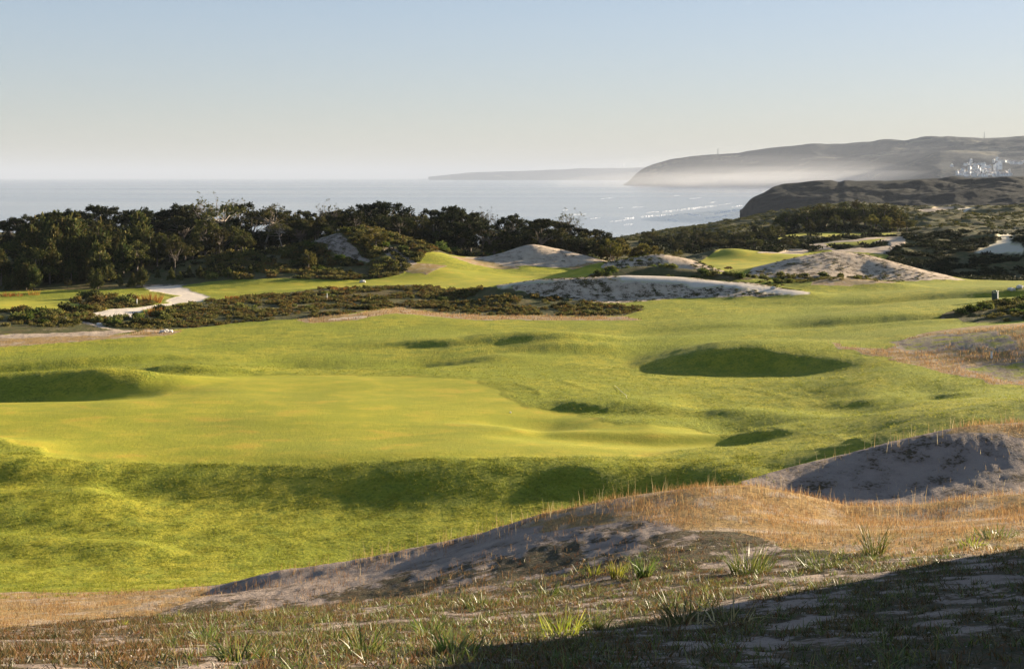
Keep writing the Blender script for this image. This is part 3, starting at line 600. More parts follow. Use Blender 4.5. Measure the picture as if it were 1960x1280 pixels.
def bare(seed, H):
    r = np.random.default_rng(seed); tr = [tube([(0, 0, -.5), (.2, 0, H * .35), (-.1, .1, H * .7)], [.16, .12, .07])]; C = []
    for k in range(16):
        z = H * r.uniform(.4, .75); a = r.random() * 6.28; c = np.array((math.cos(a) * H * .26 * r.uniform(.4, 1), math.sin(a) * H * .26 * r.uniform(.4, 1), H * r.uniform(.75, 1.0))); tr.append(limb((0, 0, z), c, .05, .015, .1))
        for q in range(5):
            e = c + r.normal(size=3) * H * .07 + [0, 0, H * .03]; tr.append(limb(c * .85 + np.array([0, 0, z]) * .15, e, .022, .008, .1, 3)); C.append(e)
    P = in_clusters(np.array(C), np.full(len(C), H * .02), 420, .2); tree_parts('bare', seed, H, join(tr), leaf_quads(P, .22, .5, .5), M_pine, bark)
for s in range(4): conical(100 + s, 5.0, M_young)
for s in range(3): umbrella(200 + s, 9.0, M_pine)
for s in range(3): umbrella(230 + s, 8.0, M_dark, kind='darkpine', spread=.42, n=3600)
for s in range(2): umbrella(260 + s, 10.0, M_pine, .55, .34, .62, pale_bark, 'tall')
for s in range(3): dome(300 + s, 7.0, M_pine)
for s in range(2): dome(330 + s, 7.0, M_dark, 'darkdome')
for s in range(2): dome(360 + s, 6.0, M_olive, 'olive')
for s in range(2): bare(400 + s, 8.0)
def tree(kind, px, py_top, D, label, group, name='pine_tree', cat='pine tree', wide=1.0):
    base = onD(px, D); top = zof(py_top, D); h = max(1.2, top - base.z); H, tm, cm = random.choice(TREE[kind])
    e = empty(name, base, random.uniform(0, 6.28), label=label, cat=cat, group=group); s = h / H
    e.scale = (s * wide * random.uniform(.9, 1.15), s * wide * random.uniform(.9, 1.15), s)
    obj('trunk', tm, e); obj('crown', cm, e)
# ---------------------------------------------------------------- the wood on the left, in rows
GW = 'pines of the wood on the left'
SKY = [(18,415,'darkpine'),(45,409,'darkpine'),(75,404,'darkdome'),(100,400,'darkpine'),(128,398,'darkpine'),(152,392,'darkpine'),(178,394,'darkdome'),(203,390,'darkpine'),(222,400,'darkpine'),
       (252,402,'darkpine'),(282,395,'darkpine'),(305,394,'darkdome'),(325,388,'darkpine'),(345,390,'darkpine'),(365,394,'darkdome'),(395,389,'bare'),(412,400,'darkdome'),(455,393,'bare'),(470,387,'darkpine'),(540,398,'darkpine'),(560,401,'darkpine'),
       (583,405,'darkdome'),(606,402,'darkdome'),(630,400,'bare'),(645,397,'darkpine'),(668,394,'darkpine'),(690,393,'darkdome'),(712,387,'darkpine'),(735,390,'darkpine'),(757,383,'darkpine'),(778,389,'darkdome'),
       (800,398,'darkpine'),(838,392,'darkpine'),(860,394,'darkdome'),(880,397,'darkpine'),(900,406,'darkpine'),(932,411,'bare'),(955,417,'darkdome'),(978,412,'darkpine'),(1003,409,'darkpine'),(1025,415,'darkdome'),
       (1047,412,'darkpine'),(1067,417,'darkpine'),(1090,415,'bare'),(1105,426,'darkpine'),(1128,432,'darkpine'),(1150,436,'darkdome'),(1172,440,'darkdome')]
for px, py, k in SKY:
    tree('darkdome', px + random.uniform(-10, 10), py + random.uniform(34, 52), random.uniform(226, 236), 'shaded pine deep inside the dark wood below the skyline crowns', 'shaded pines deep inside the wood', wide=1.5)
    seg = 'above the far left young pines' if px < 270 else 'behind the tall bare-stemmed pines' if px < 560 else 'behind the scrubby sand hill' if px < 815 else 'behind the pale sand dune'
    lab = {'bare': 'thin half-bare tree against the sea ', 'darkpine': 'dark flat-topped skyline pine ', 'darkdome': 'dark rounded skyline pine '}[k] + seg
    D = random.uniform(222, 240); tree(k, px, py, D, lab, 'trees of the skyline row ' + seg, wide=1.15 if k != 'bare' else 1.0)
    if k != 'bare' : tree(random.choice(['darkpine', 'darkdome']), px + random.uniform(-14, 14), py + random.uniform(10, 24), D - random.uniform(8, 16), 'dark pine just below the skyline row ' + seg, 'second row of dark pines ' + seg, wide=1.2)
tree('tall', 430, 379, 221, 'tall sparse pine with a see-through fan of a crown, highest of the left wood', None, wide=1.25)
tree('tall', 505, 381, 214, 'tall flat-topped pine on one straight pale trunk, its crown spreading right', None, wide=1.15)
tree('umbrella', 395, 415, 203, 'pine with a curving forked trunk at the dark gap in the wood', None)
tree('umbrella', 335, 455, 188, 'slim crooked pine with a bare sinuous stem beside the sand path', None, wide=.8)
tree('umbrella', 450, 430, 204, 'pine with two limbs spreading like a V above the green knoll', None)
tree('tall', 540, 420, 207, 'pine left of the sand hill with its trunk hidden by a brown bush', None)
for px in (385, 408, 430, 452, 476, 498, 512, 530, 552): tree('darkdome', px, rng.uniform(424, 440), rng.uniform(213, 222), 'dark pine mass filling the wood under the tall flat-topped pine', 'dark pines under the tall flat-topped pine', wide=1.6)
# rows of young pines, far left
for i in range(58):
    px = rng.uniform(-30, 275); row = i % 4; D = [178, 184, 192, 203][row] + rng.uniform(-2, 4); lo = [515, 475, 440, 418][row]
    tree('young' if rng.random() < .8 else 'dome', px, lo + rng.uniform(-14, 26), D, ['bushy young pine in the front row at the far left', 'bushy young pine one row behind the front row at the far left', 'olive young pine halfway up the far left wood', 'brownish pine just under the dark top rows at the far left'][row],
         ['front row of young pines', 'second row of young pines', 'middle of the far left wood', 'upper rows of the far left wood'][row], wide=1.05)
for i in range(22):
    px = rng.uniform(270, 480); tree('dome' if rng.random() < .5 else 'umbrella', px, rng.uniform(428, 462), rng.uniform(196, 212), 'shaded brown-green pine inside the wood above the path bend', 'pines above the path bend')
for i in range(9): tree('young', 300 + i * 22 + rng.uniform(-6, 6), rng.uniform(508, 535), rng.uniform(181, 187), 'small bushy pine at the foot of the dark gap by the sand path', 'small pines by the path bend')
for i in range(16):
    px = rng.uniform(560, 800); tree('dome' if rng.random() < .6 else 'umbrella', px, rng.uniform(402, 424), rng.uniform(212, 220), 'mid-green pine crown directly behind the scrubby sand hill', 'pines directly behind the sand hill')
for i in range(26):
    px = rng.uniform(800, 1190); tree('dome' if rng.random() < .65 else 'umbrella', px, rng.uniform(428, 450) + max(0, px - 1050) * .12, rng.uniform(213, 226), 'brownish-green pine in the front of the wood behind the pale sand dune', 'front pines behind the pale dune')
for i in range(12):
    px = rng.uniform(1150, 1300); tree('olive', px, 450 + (px - 1150) * .18 + rng.uniform(-4, 8), rng.uniform(205, 222), 'golden-brown bush tree sloping down to the right of the pale sand dune', 'golden-brown bushes right of the dune', 'bush_tree', 'bush')
tree('olive', 590, 474, 188, 'rust-brown round bush left of the bare sand patch on the sand hill', None, 'bush_tree', 'bush', .9)
tree('olive', 718, 435, 196, 'large olive-yellow bush crowning the right side of the sand hill', None, 'bush_tree', 'bush', 1.5)
tree('olive', 790, 462, 198, 'smaller lit green bush down the right shoulder of the sand hill', None, 'bush_tree', 'bush', 1.0)
# ---------------------------------------------------------------- the wooded ridge on the right
for px, py in [(1505,402),(1525,396),(1545,389),(1562,384),(1580,382),(1598,384),(1616,380),(1636,379),(1655,382),(1676,381),(1692,385),(1708,390),(1724,399),(1736,410)]:
    tree('dome', px, py, rng.uniform(330, 342), 'rounded pine of the tall clump on top of the right ridge', 'tall clump on the right ridge', wide=1.3)
for px, py in [(1575,412),(1600,408),(1640,412),(1668,408),(1700,410),(1718,416),(1550,418)]:
    tree('olive' if px > 1660 else 'dome', px, py, rng.uniform(316, 324), 'lighter brown-lit pine at the front of the tall clump on the right ridge', 'front of the tall clump', wide=1.0)
for i in range(46):
    px = rng.uniform(1230, 1530); D = rng.uniform(262, 330); tree('dome' if rng.random() < .6 else 'darkdome', px, 462 - (px - 1230) * .045 - (D - 262) * .42 + rng.uniform(-5, 6), D, 'low dark pine in the wood sloping down to the surf', 'low pines between the surf and the far fairway', wide=1.2)
# ================================================================ SHRUBS
def shrub_mesh(seed, kind):
    r = np.random.default_rng(seed); n = {'mound': 9, 'tall': 7}.get(kind, 8); C = []; Rr = []
    for k in range(n):
        a = r.random() * 6.28; q = math.sqrt(r.random()) * .6; C.append((math.cos(a) * q, math.sin(a) * q, r.uniform(.12, .55) * (1 - .4 * q))); Rr.append(r.uniform(.2, .38))
    P = in_clusters(np.array(C), np.array(Rr), 520, .5, .8); P[:, 2] = np.maximum(P[:, 2], .0)
    return leaf_quads(P, .17, .5, .7)
SHR = {}
for nm, mt in (('green', M_green), ('heath', M_heath), ('brown', M_brown), ('dark', M_pine)):
    SHR[nm] = [npmesh('shrub_foliage', *shrub_mesh(500 + k, 'mound'), False, [mt]) for k in range(3)]
def shrub(kind, x, y, s, label, group, name='shrub', cat='shrub', hz=1.0):
    o = obj(name, random.choice(SHR[kind])); o.location = (x, y, gz(x, y) - .05 * s); o.rotation_euler = (0, 0, random.uniform(0, 6.28)); o.scale = (s * random.uniform(.9, 1.3), s * random.uniform(.9, 1.3), s * hz); tag(o, label, cat, group)
KL = {'green': 'bright green', 'heath': 'olive', 'brown': 'brown-tipped', 'dark': 'dark'}
def shrubs(n, pxr, Dr, kinds, sz, where, mask='scrub', thr=.5, hz=1.0):
    k = 0; tries = 0
    while k < n and tries < n * 60:
        tries += 1; px = rng.uniform(*pxr); D = rng.uniform(*Dr); x = D * (px - CX) / F
        if float(maskat(mask, x, D)) < thr: continue
        kd = kinds[int(rng.integers(len(kinds)))]; s = rng.uniform(*sz); g = KL[kd] + ' shrubs ' + where
        shrub(kd, x, D, s, 'low rounded ' + KL[kd] + ' shrub ' + where, g, hz=hz); k += 1
shrubs(45, (-20, 330), (133, 152), ['heath', 'heath', 'brown', 'green', 'dark'], (.6, 1.2), 'in the heath at the far left below the sand path')
shrubs(70, (330, 1230), (141, 167), ['heath', 'brown', 'brown', 'dark', 'heath'], (.5, 1.0), 'in the heath strip across the middle', hz=.75)
shrubs(12, (140, 300), (154, 172), ['dark', 'heath', 'brown'], (.9, 1.5), 'between the two bends of the sand path')
shrubs(20, (1800, 1990), (116, 140), ['green', 'heath', 'dark'], (.6, 1.1), 'on the bank below the litter bin')
shrubs(38, (400, 820), (178, 205), ['heath', 'green', 'heath', 'dark', 'brown'], (.7, 1.3), 'on the sand hill in front of the wood')
shrubs(28, (1130, 1450), (171, 181), ['green', 'green', 'heath'], (.6, 1.1), 'on top of the long sandy bank', thr=.4)
shrubs(24, (820, 1230), (205, 216), ['dark', 'heath', 'green'], (1.0, 1.7), 'in the dark hollow behind the pale sand dune')
shrubs(30, (1440, 1700), (168, 180), ['dark', 'green', 'heath'], (.5, .9), 'at the foot of the tall sandy dune', thr=-1)
# heath that nobody could count: small bushes as one object each kind of ground
_t_ = [shrub_mesh(700 + k, 'mound') for k in range(6)]
def stuff_bushes(name, boxes, m):
    V = []; Fq = []; o = 0
    for (pxr, Dr, n, sz, mask, thr, nleaf, hz) in boxes:
        px = rng.uniform(*pxr, n * 3); D = np.sqrt(rng.uniform(Dr[0] ** 2, Dr[1] ** 2, n * 3)); x = D * (px - CX) / F
        ok = (maskat(mask, x, D) > thr) & (fbm(x, D, 6, 2, 77) > -.20); x = x[ok][:n]; D = D[ok][:n]; z = lookup(GZ, x, D)
        for q in range(len(x)):
            v, f = _t_[q % 6]; k = int(rng.integers(0, 520 - nleaf)); v = v[4 * k:4 * (k + nleaf)]; s = rng.uniform(*sz); a = rng.random() * 6.28
            c, sn = math.cos(a), math.sin(a); g = (520 / nleaf) ** .25
            w = np.stack([(v[:, 0] * c - v[:, 1] * sn) * s, (v[:, 0] * sn + v[:, 1] * c) * s, v[:, 2] * s * hz], 1)
            cen = w.reshape(-1, 4, 3).mean(1, keepdims=True); w = (cen + (w.reshape(-1, 4, 3) - cen) * g).reshape(-1, 3)
            V.append(w + [x[q], D[q], z[q] - .04]); Fq.append(np.arange(4 * nleaf).reshape(-1, 4) + o); o += 4 * nleaf
    return tag(obj(name, npmesh(name, np.concatenate(V), np.concatenate(Fq), False, [m])), kind='stuff')
stuff_bushes('heath', [((-60, 1240), (130, 172), 1700, (.25, .65), 'scrub', .4, 70, .9), ((380, 830), (176, 215), 1400, (.4, 1.0), 'scrub', .4, 70, .8),
    ((1790, 2050), (114, 142), 260, (.3, .6), 'scrub', .4, 80, .8), ((1450, 1720), (166, 182), 160, (.3, .6), 'dry', -1, 70, .7)], M_heath)
stuff_bushes('brown_heath', [((-60, 1240), (132, 172), 1200, (.25, .6), 'scrub', .4, 70, .9), ((380, 830), (176, 215), 500, (.4, .9), 'scrub', .4, 70, .8), ((820, 1400), (180, 225), 500, (.4, .9), 'scrub', .4, 70, .9)], M_brown)
stuff_bushes('valley_scrub', [((1680, 2080), (190, 300), 2600, (.5, 1.3), 'scrub', .4, 60, .7), ((-60, 1240), (184, 232), 1200, (.5, 1.2), 'scrub', .4, 60, .7), ((1230, 1700), (250, 330), 900, (.8, 1.8), 'scrub', .4, 60, .8)], M_dark)
stuff_bushes('distant_scrub', [((1180, 2080), (330, 640), 4200, (.7, 1.7), 'scrub', .4, 50, .7)], M_pine)
stuff_bushes('dune_creepers', [((950, 1540), (153, 169), 800, (.15, .42), 'sand', .3, 60, .45), ((1150, 1400), (182, 192), 200, (.25, .6), 'sand', .3, 60, .5),
    ((1430, 1850), (177, 195), 160, (.2, .5), 'sand', .3, 60, .45), ((590, 720), (185, 205), 60, (.2, .5), 'sand', .3, 60, .5), ((885, 1180), (197, 206), 20, (.2, .5), 'sand', .3, 60, .4)], M_green)
def spikes(name, px, py, n, h, spread, label, m=M_orange):
    c = on(px, py); a = rng.uniform(0, 6.28, n); q = np.sqrt(rng.random(n)) * spread; P = np.stack([np.cos(a) * q, np.sin(a) * q * .6, np.zeros(n)], 1)
    d = np.stack([P[:, 0] * .5 / spread * h + rng.normal(size=n) * .1, P[:, 1] * .3, np.full(n, h)], 1) * rng.uniform(.6, 1.1, n)[:, None]; w = np.stack([np.full(n, .045), np.zeros(n), np.zeros(n)], 1)
    co = np.stack([P - w, P + w, P + d + w * .2, P + d - w * .2], 1).reshape(-1, 3)
    o = obj(name, npmesh(name, co, np.arange(4 * n).reshape(n, 4), False, [m])); o.location = c; tag(o, label, 'plant')
spikes('bracken', 292, 580, 60, 1.1, 1.0, 'tall spray of orange dry bracken above the left sand path bend')
spikes('bracken', 274, 578, 34, .8, .8, 'smaller orange bracken just left of the tall spray by the sand path')
spikes('bracken', 297, 605, 60, .9, 1.0, 'fan of orange dry bracken right of the near sand path end')
spikes('bracken', 22, 567, 60, .5, 1.6, 'low orange bracken band at the far left before the young pines')
spikes('bracken', 65, 565, 24, .7, .7, 'small orange bracken clump right of the far left band')
spikes('bracken', 655, 556, 40, .5, 1.5, 'rust-orange low bracken on the top edge of the middle heath strip')
spikes('bracken', 445, 574, 60, .5, .8, 'rust-orange low bracken right of the sand path in the heath')
# ================================================================ GRASS
def blades(P, h, wdt, lean, curve, az=None, seg=3):
    n = len(P); az = rng.uniform(0, 6.28, n) if az is None else az; f = rng.uniform(0, 6.28, n)
    L_ = np.stack([np.cos(az), np.sin(az), np.zeros(n)], 1); Wd = np.stack([np.cos(f), np.sin(f), np.zeros(n)], 1); rows = []
    for k in range(seg):
        t = k / (seg - 1); c = P + L_ * (h * (lean * t + curve * t * t))[:, None]; c[:, 2] += h * t * (1 - .45 * np.minimum(curve, 1.2) * t); w = (wdt * (1 - .85 * t ** 1.5) * .5)[:, None]
        rows += [c - Wd * w, c + Wd * w]
    co = np.stack(rows, 1).reshape(-1, 3); b = (np.arange(n) * 2 * seg)[:, None]
    fq = np.concatenate([b + np.array([2 * k, 2 * k + 1, 2 * k + 3, 2 * k + 2]) for k in range(seg - 1)], 0); return co, fq
M_straw = leaf_mat('straw_blades', (0.36, 0.21, 0.075), (0.25, 0.14, 0.055), (0.55, 0.40, 0.17), 0.45, .8, .6)
M_stalk = leaf_mat('pale_stalks', (0.50, 0.38, 0.17), (0.42, 0.30, 0.12), (0.68, 0.58, 0.32), 0.4, .8, .6)
M_weed = leaf_mat('weed_blades', (0.060, 0.072, 0.018), (0.11, 0.08, 0.028), (0.24, 0.11, 0.045), 0.35, 1.2, .5, .3)
M_tuft = leaf_mat('tuft_blades', (0.085, 0.13, 0.022), (0.13, 0.17, 0.030), (0.30, 0.28, 0.08), 0.4, 1.5, .45, .4)
M_lawn = leaf_mat('lawn_blades', (0.20, 0.24, 0.025), (0.27, 0.28, 0.035), (0.44, 0.40, 0.09), 0.45, .5, .6)
M_red = leaf_mat('red_weed', (0.17, 0.06, 0.03), (0.13, 0.07, 0.025), (0.30, 0.17, 0.06), 0.35, 1.5, .6)
def scatter(n, pxr, Dr, pw=2):
    px = rng.uniform(*pxr, n); D = rng.uniform(Dr[0] ** pw, Dr[1] ** pw, n) ** (1 / pw); return D * (px - CX) / F, D
def field(name, n, pxr, Dr, dens, h, w, m, lean=.25, curve=.3, clump=0, az=None):
    x, y = scatter(n, pxr, Dr); keep = rng.random(n) < dens(x, y); x = x[keep]; y = y[keep]
    if clump:
        k = clump; sp = rng.uniform(.5, 1.5, len(x)); x = np.repeat(x, k) + rng.normal(size=len(x) * k) * .035 * np.repeat(sp, k); y = np.repeat(y, k) + rng.normal(size=len(y) * k) * .035
        hs = np.repeat(rng.uniform(.6, 1.3, len(sp)), k)
    else: hs = np.ones(len(x))
    nn = len(x); hh = rng.uniform(*h, nn) * hs; P = np.stack([x, y, lookup(GZ, x, y) - .01], 1)
    co, fq = blades(P, hh, rng.uniform(*w, nn), np.abs(rng.normal(size=nn)) * lean, np.abs(rng.normal(size=nn)) * curve, None if az is None else rng.normal(az, .9, nn)); return co, fq, m
def stuff_field(name, *fs):
    mats_ = []; V = []; Fq = []; MI = []; o = 0
    for co, fq, m in fs:
        if m not in mats_: mats_.append(m)
        V.append(co); Fq.append(fq + o); MI.append(np.full(len(fq), mats_.index(m))); o += len(co)
    return tag(obj(name, npmesh(name, np.concatenate(V), np.concatenate(Fq), False, mats_, np.concatenate(MI))), kind='stuff')
pxy = lambda x, y: CX + F * x / y
dryd = lambda g: (lambda x, y: np.clip(maskat('dry', x, y), 0, 1) * np.clip(.55 + fbm(x, y, 1.6, 3, 81), .08, 1) * g)
def crestd(x, y):   # stalks thicken along the crest of the near dune
    px = pxy(x, y); c = np.interp(px, [385, 700, 1050, 1330, 1620, 1960, 2200], [42, 41.5, 41, 40.5, 40, 40, 40]); return np.exp(-((y - c) / 1.3) ** 2) * (px > 380) * np.clip(.5 + fbm(x, y, 1.2, 2, 83), 0, 1)
def crest2(x, y):
    px = pxy(x, y); c = np.interp(px, [1500, 1700, 1870, 2400], [56.5, 58, 59.3, 62]); return np.exp(-((y - c) / 1.0) ** 2) * (px > 1560) * np.clip(.3 + (px - 1600) / 500, 0, 1)
stuff_field('dry_grass',
    field('', 60000, (990, 2080), (24, 44), dryd(.9), (.05, .17), (.006, .013), M_straw, .3, .3),
    field('', 26000, (1150, 2080), (33, 44), dryd(.8), (.10, .26), (.006, .012), M_straw, .2, .25),
    field('', 5200, (380, 2080), (37, 44), crestd, (.16, .36), (.007, .012), M_straw, .12, .15),
    field('', 1500, (650, 2080), (37, 44), crestd, (.34, .62), (.008, .013), M_stalk, .08, .12),
    field('', 30000, (-60, 480), (24, 47), dryd(.8), (.06, .20), (.007, .014), M_straw, .3, .3),
    field('', 9000, (1680, 2080), (54, 64), dryd(.9), (.12, .36), (.010, .016), M_straw, .2, .2),
    field('', 700, (1560, 2080), (54, 62), crest2, (.35, .75), (.012, .018), M_stalk, .08, .12),
    field('', 4500, (1420, 2080), (48, 60), lambda x, y: maskat('sand', x, y) * .15, (.08, .26), (.010, .014), M_stalk, .2, .2),
    field('', 9000, (380, 1300), (30, 42), lambda x, y: np.clip(.25 + fbm(x, y, 2, 2, 84), 0, 1) * .6, (.05, .20), (.007, .012), M_straw, .2, .25),
    field('', 30000, (1500, 2080), (84, 108), dryd(.9), (.10, .28), (.02, .03), M_straw, .2, .2),
    field('', 16000, (540, 1250), (132, 150), dryd(.9), (.12, .30), (.03, .05), M_straw, .2, .2),
    field('', 8000, (-60, 360), (124, 138), dryd(.9), (.12, .30), (.03, .05), M_straw, .2, .2))
def weedd(x, y):
    px = pxy(x, y); g = np.clip(lookup(WEED, x, y) * 1.3 - .25 + fbm(x, y, .7, 2, 91) * .6, 0, 1); return g * sstep(37, 28, y) * (1 - .75 * np.clip(maskat('dry', x, y), 0, 1) * (y > 27))
stuff_field('dune_weeds',
    field('', 14000, (-60, 2080), (11.2, 36), weedd, (.04, .12), (.009, .018), M_weed, .6, .5, 8),
    field('', 4200, (300, 2080), (11.2, 33), weedd, (.06, .18), (.008, .015), M_tuft, .5, .7, 8),
    field('', 5000, (-60, 1500), (11.2, 36), weedd, (.04, .13), (.006, .012), M_red, .5, .5, 7),
    field('', 6000, (-60, 2080), (11.2, 36), weedd, (.04, .22), (.003, .006), M_straw, .4, .5, 2))
# longer blades in the uncut grass that catch the light
def roughd(x, y): return (maskat('mown', x, y) < .25) * (1 - np.clip(maskat('mown', x, y) + maskat('sand', x, y) + maskat('dry', x, y), 0, 1)) * np.clip(.45 + fbm(x, y, 1.1, 3, 95) * 1.2, 0, 1)
stuff_field('rough_grass',
    field('', 80000, (-60, 1500), (44, 67), roughd, (.035, .09), (.012, .024), M_lawn, .9, .5, 4),
    field('', 60000, (-60, 2080), (66, 104), roughd, (.04, .09), (.02, .035), M_lawn, .8, .5, 3))
def litter(n):
    V = []; Fq = []; o = 0
    bm = __import__('bmesh').new(); __import__('bmesh').ops.create_icosphere(bm, subdivisions=1, radius=1); bv = np.array([v.co[:] for v in bm.verts]); bf = np.array([[v.index for v in f.verts] for f in bm.faces])
    px = rng.uniform(-60, 2050, n); D = rng.uniform(11.3, 34, n); x = D * (px - CX) / F; z = lookup(GZ, x, D)
    for i in range(n):
        r = .006 + .02 * rng.random() ** 4; V.append(bv * [r * rng.uniform(.8, 1.6), r, r * .6] * (1 + .25 * rng.normal(size=(len(bv), 1))) + [x[i], D[i], z[i] + r * .2]); Fq.append(bf + o); o += len(bv)
    return tag(obj('pebbles', npmesh('pebbles', np.concatenate(V), np.concatenate(Fq), False, [plain_mat('pebble_stone', (.30, .26, .22), (.14, .11, .09), 9, .9)])), kind='stuff')
litter(5000)
# single green tufts on the near dune
def tuft(px, py, h, n, spread, label, group=None, m=M_tuft, lean=.5, curve=.7, w=(.014, .028)):
    h *= 1.5; spread *= 1.4; n = int(n * 1.25)
    c = on(px, py); e = np.sqrt(rng.random(n)) * spread; a = rng.uniform(0, 6.28, n); P = np.stack([np.cos(a) * e, np.sin(a) * e, np.zeros(n)], 1)
    co, fq = blades(P, rng.uniform(.45, 1.05, n) * h, rng.uniform(*w, n), np.abs(rng.normal(size=n)) * lean * .5 + .1, np.abs(rng.normal(size=n)) * curve, a + rng.normal(size=n) * .4, 5)
    o = obj('grass_tuft', npmesh('grass_tuft', co, fq, True, [m])); o.location = c - Vector((0, 0, .01)); tag(o, label, 'grass tuft', group)
tuft(1675, 1062, .52, 60, .16, 'tallest green reed-like tuft standing on the orange grass at the right', w=(.014, .026), lean=.25, curve=.5)
tuft(1232, 1104, .34, 80, .10, 'upright fan of broad green blades alone on the pale sand slope', w=(.016, .028), lean=.4, curve=.3)
tuft(1180, 1106, .30, 34, .08, 'yellow-green slim tuft left of the upright broad fan', m=M_lawn, lean=.2, curve=.3)
tuft(1138, 1100, .26, 22, .09, 'thin pale tuft, leftmost of the three by the sand slope edge', m=M_lawn)
tuft(1435, 1096, .42, 130, .28, 'large spreading green clump in the centre right of the near dune', lean=.5, curve=.7)
tuft(1578, 1086, .22, 130, .34, 'low wide dark green clump between the large clump and the tall reeds', curve=1.0)
tuft(1310, 1190, .34, 60, .22, 'glossy green clump with pale dead leaves in front of the sand streak')
tuft(1300, 1200, .16, 26, .26, 'bleached dead leaves lying through the glossy green clump', m=M_stalk, curve=1.2)
tuft(1400, 1196, .24, 22, .22, 'small clump with drooping white dead leaves right of the glossy clump', m=M_stalk, curve=1.3)
tuft(1050, 1140, .22, 46, .16, 'green clump left of the sand streak in the middle of the near dune')
tuft(920, 1160, .20, 60, .22, 'dark green clump where the orange slope meets the weeds, left of centre')
tuft(1075, 1215, .24, 50, .16, 'yellow-green spiky clump with orange base near the bottom centre', m=M_lawn)
tuft(1140, 1205, .22, 46, .16, 'green clump right of the yellow-green spiky one')
tuft(395, 1228, .22, 30, .09, 'dark upright tuft on the grey sand at the lower left')
tuft(455, 1262, .20, 40, .12, 'green spiky tuft at the bottom edge left of centre')
tuft(318, 1190, .14, 26, .09, 'small green-tipped tuft at the left end of the pale sand patch')
tuft(405, 1190, .13, 30, .10, 'small red-based tuft on the pale sand patch', m=M_weed)
tuft(340, 1180, .13, 12, .05, 'single yellowish sprout between two small tufts at the left', m=M_lawn)
tuft(235, 1196, .13, 18, .07, 'yellow sprout among the dry grass at the lower left', m=M_lawn)
tuft(820, 1215, .26, 40, .12, 'slim green tuft right of the grey sand at bottom centre left')
tuft(700, 1250, .26, 46, .14, 'broad-bladed green tuft near the bottom edge at centre left')
tuft(870, 1250, .22, 50, .18, 'leafy green clump near the bottom edge left of centre')
tuft(1900, 1030, .22, 90, .30, 'green tuft at the right edge where the dune shadow begins')
tuft(1860, 1044, .16, 50, .22, 'yellow-green tuft just left of the right edge tuft', m=M_lawn)
# ================================================================ MAN-MADE THINGS
def box(w, d, h, z=0.0, x=0.0, y=0.0, bev=0.0, taper=1.0):
    import bmesh
    bm = bmesh.new(); bmesh.ops.create_cube(bm, size=1)
    for v in bm.verts:
        k = taper if v.co.z > 0 else 1
        v.co = Vector((v.co.x * w * k + x, v.co.y * d * k + y, (v.co.z + .5) * h + z))
    if bev: bmesh.ops.bevel(bm, geom=bm.edges[:], offset=bev, segments=2, affect='EDGES', profile=.6)
    return bm
def bmobj(name, bms, m, parent=None, smooth=False):
    import bmesh
    me = bpy.data.meshes.new(name); B = bms[0]
    for b in bms[1:]:
        t = bpy.data.meshes.new('t'); b.to_mesh(t); B.from_mesh(t); bpy.data.meshes.remove(t)
    B.to_mesh(me); me.materials.append(m); o = obj(name, me)
    if parent: o.parent = parent; KIDS.setdefault(parent.name, []).append(o)
    return o
def cyl(r, h, z=0.0, x=0.0, y=0.0, seg=14, r2=None):
    import bmesh
    bm = bmesh.new(); bmesh.ops.create_cone(bm, cap_ends=True, segments=seg, radius1=r, radius2=r if r2 is None else r2, depth=h)
    bmesh.ops.translate(bm, verts=bm.verts, vec=(x, y, z + h / 2)); return bm
wood_dark = plain_mat('weathered_wood', (0.07, 0.065, 0.05), (0.13, 0.12, 0.09), 12, .8, .004)
white_paint = plain_mat('white_paint', (.78, .77, .73), (.68, .67, .62), 8, .5, .001)
green_paint = plain_mat('green_paint', (.045, .075, .055), (.07, .10, .075), 6, .5, .001)
stone_pale = plain_mat('pale_stone', (.62, .58, .52), (.45, .42, .38), 2, .9, .05)
metal_grey = plain_mat('grey_metal', (.30, .31, .32), (.22, .23, .24), 2, .5, 0, .6)
# litter bin on the bank
p = on(1905, 577); p.z -= .05
e = empty('litter_bin', p, R(-28), label='dark green boxy litter bin standing on the shrub bank at the right edge', cat='litter bin')
bmobj('bin_body', [box(.50, .50, .92, .0, bev=.02)], green_paint, e)
for q in range(4): bmobj('corner_post', [box(.07, .07, 1.02, 0, (.25 if q % 2 else -.25), (.25 if q // 2 else -.25), bev=.008)], wood_dark if q != 1 else white_paint, e)  # front right post is white to paint in the bin's sunlit side
bmobj('lid', [box(.60, .60, .05, 1.02, bev=.012), box(.30, .30, .06, 1.07, bev=.012, taper=.7)], green_paint, e)
# marker posts, ball, rod
def marker(px, py, h, label, cat='marker post', r=.04, rz=0):
    e = empty('marker_post', on(px, py, -.03), rz, label=label, cat=cat); bmobj('post', [box(r * 2, r * 2, h, 0, bev=.006)], white_paint, e); bmobj('post_cap', [box(r * 2.1, r * 2.1, .04, h, bev=.008, taper=.6)], wood_dark, e); return e
marker(1898, 686, .50, 'short white marker post with a shaded left side on the golden grass at the right', r=.05, rz=R(20))
marker(262, 586, .8, 'thin white post among the dark shrubs between the bends of the sand path', r=.035)
marker(626, 575, .8, 'thin pale post sticking out of the middle heath strip', r=.04)
p = onD(1753, 268); e = empty('marker_post', p, 0, label='small bright white upright marker on the dark ridge right of the plateau green', cat='marker post')
bmobj('post', [box(.34, .25, .62, 0, bev=.05)], white_paint, e); bmobj('post_foot', [box(.5, .4, .08, 0, bev=.01)], wood_dark, e)
import bmesh
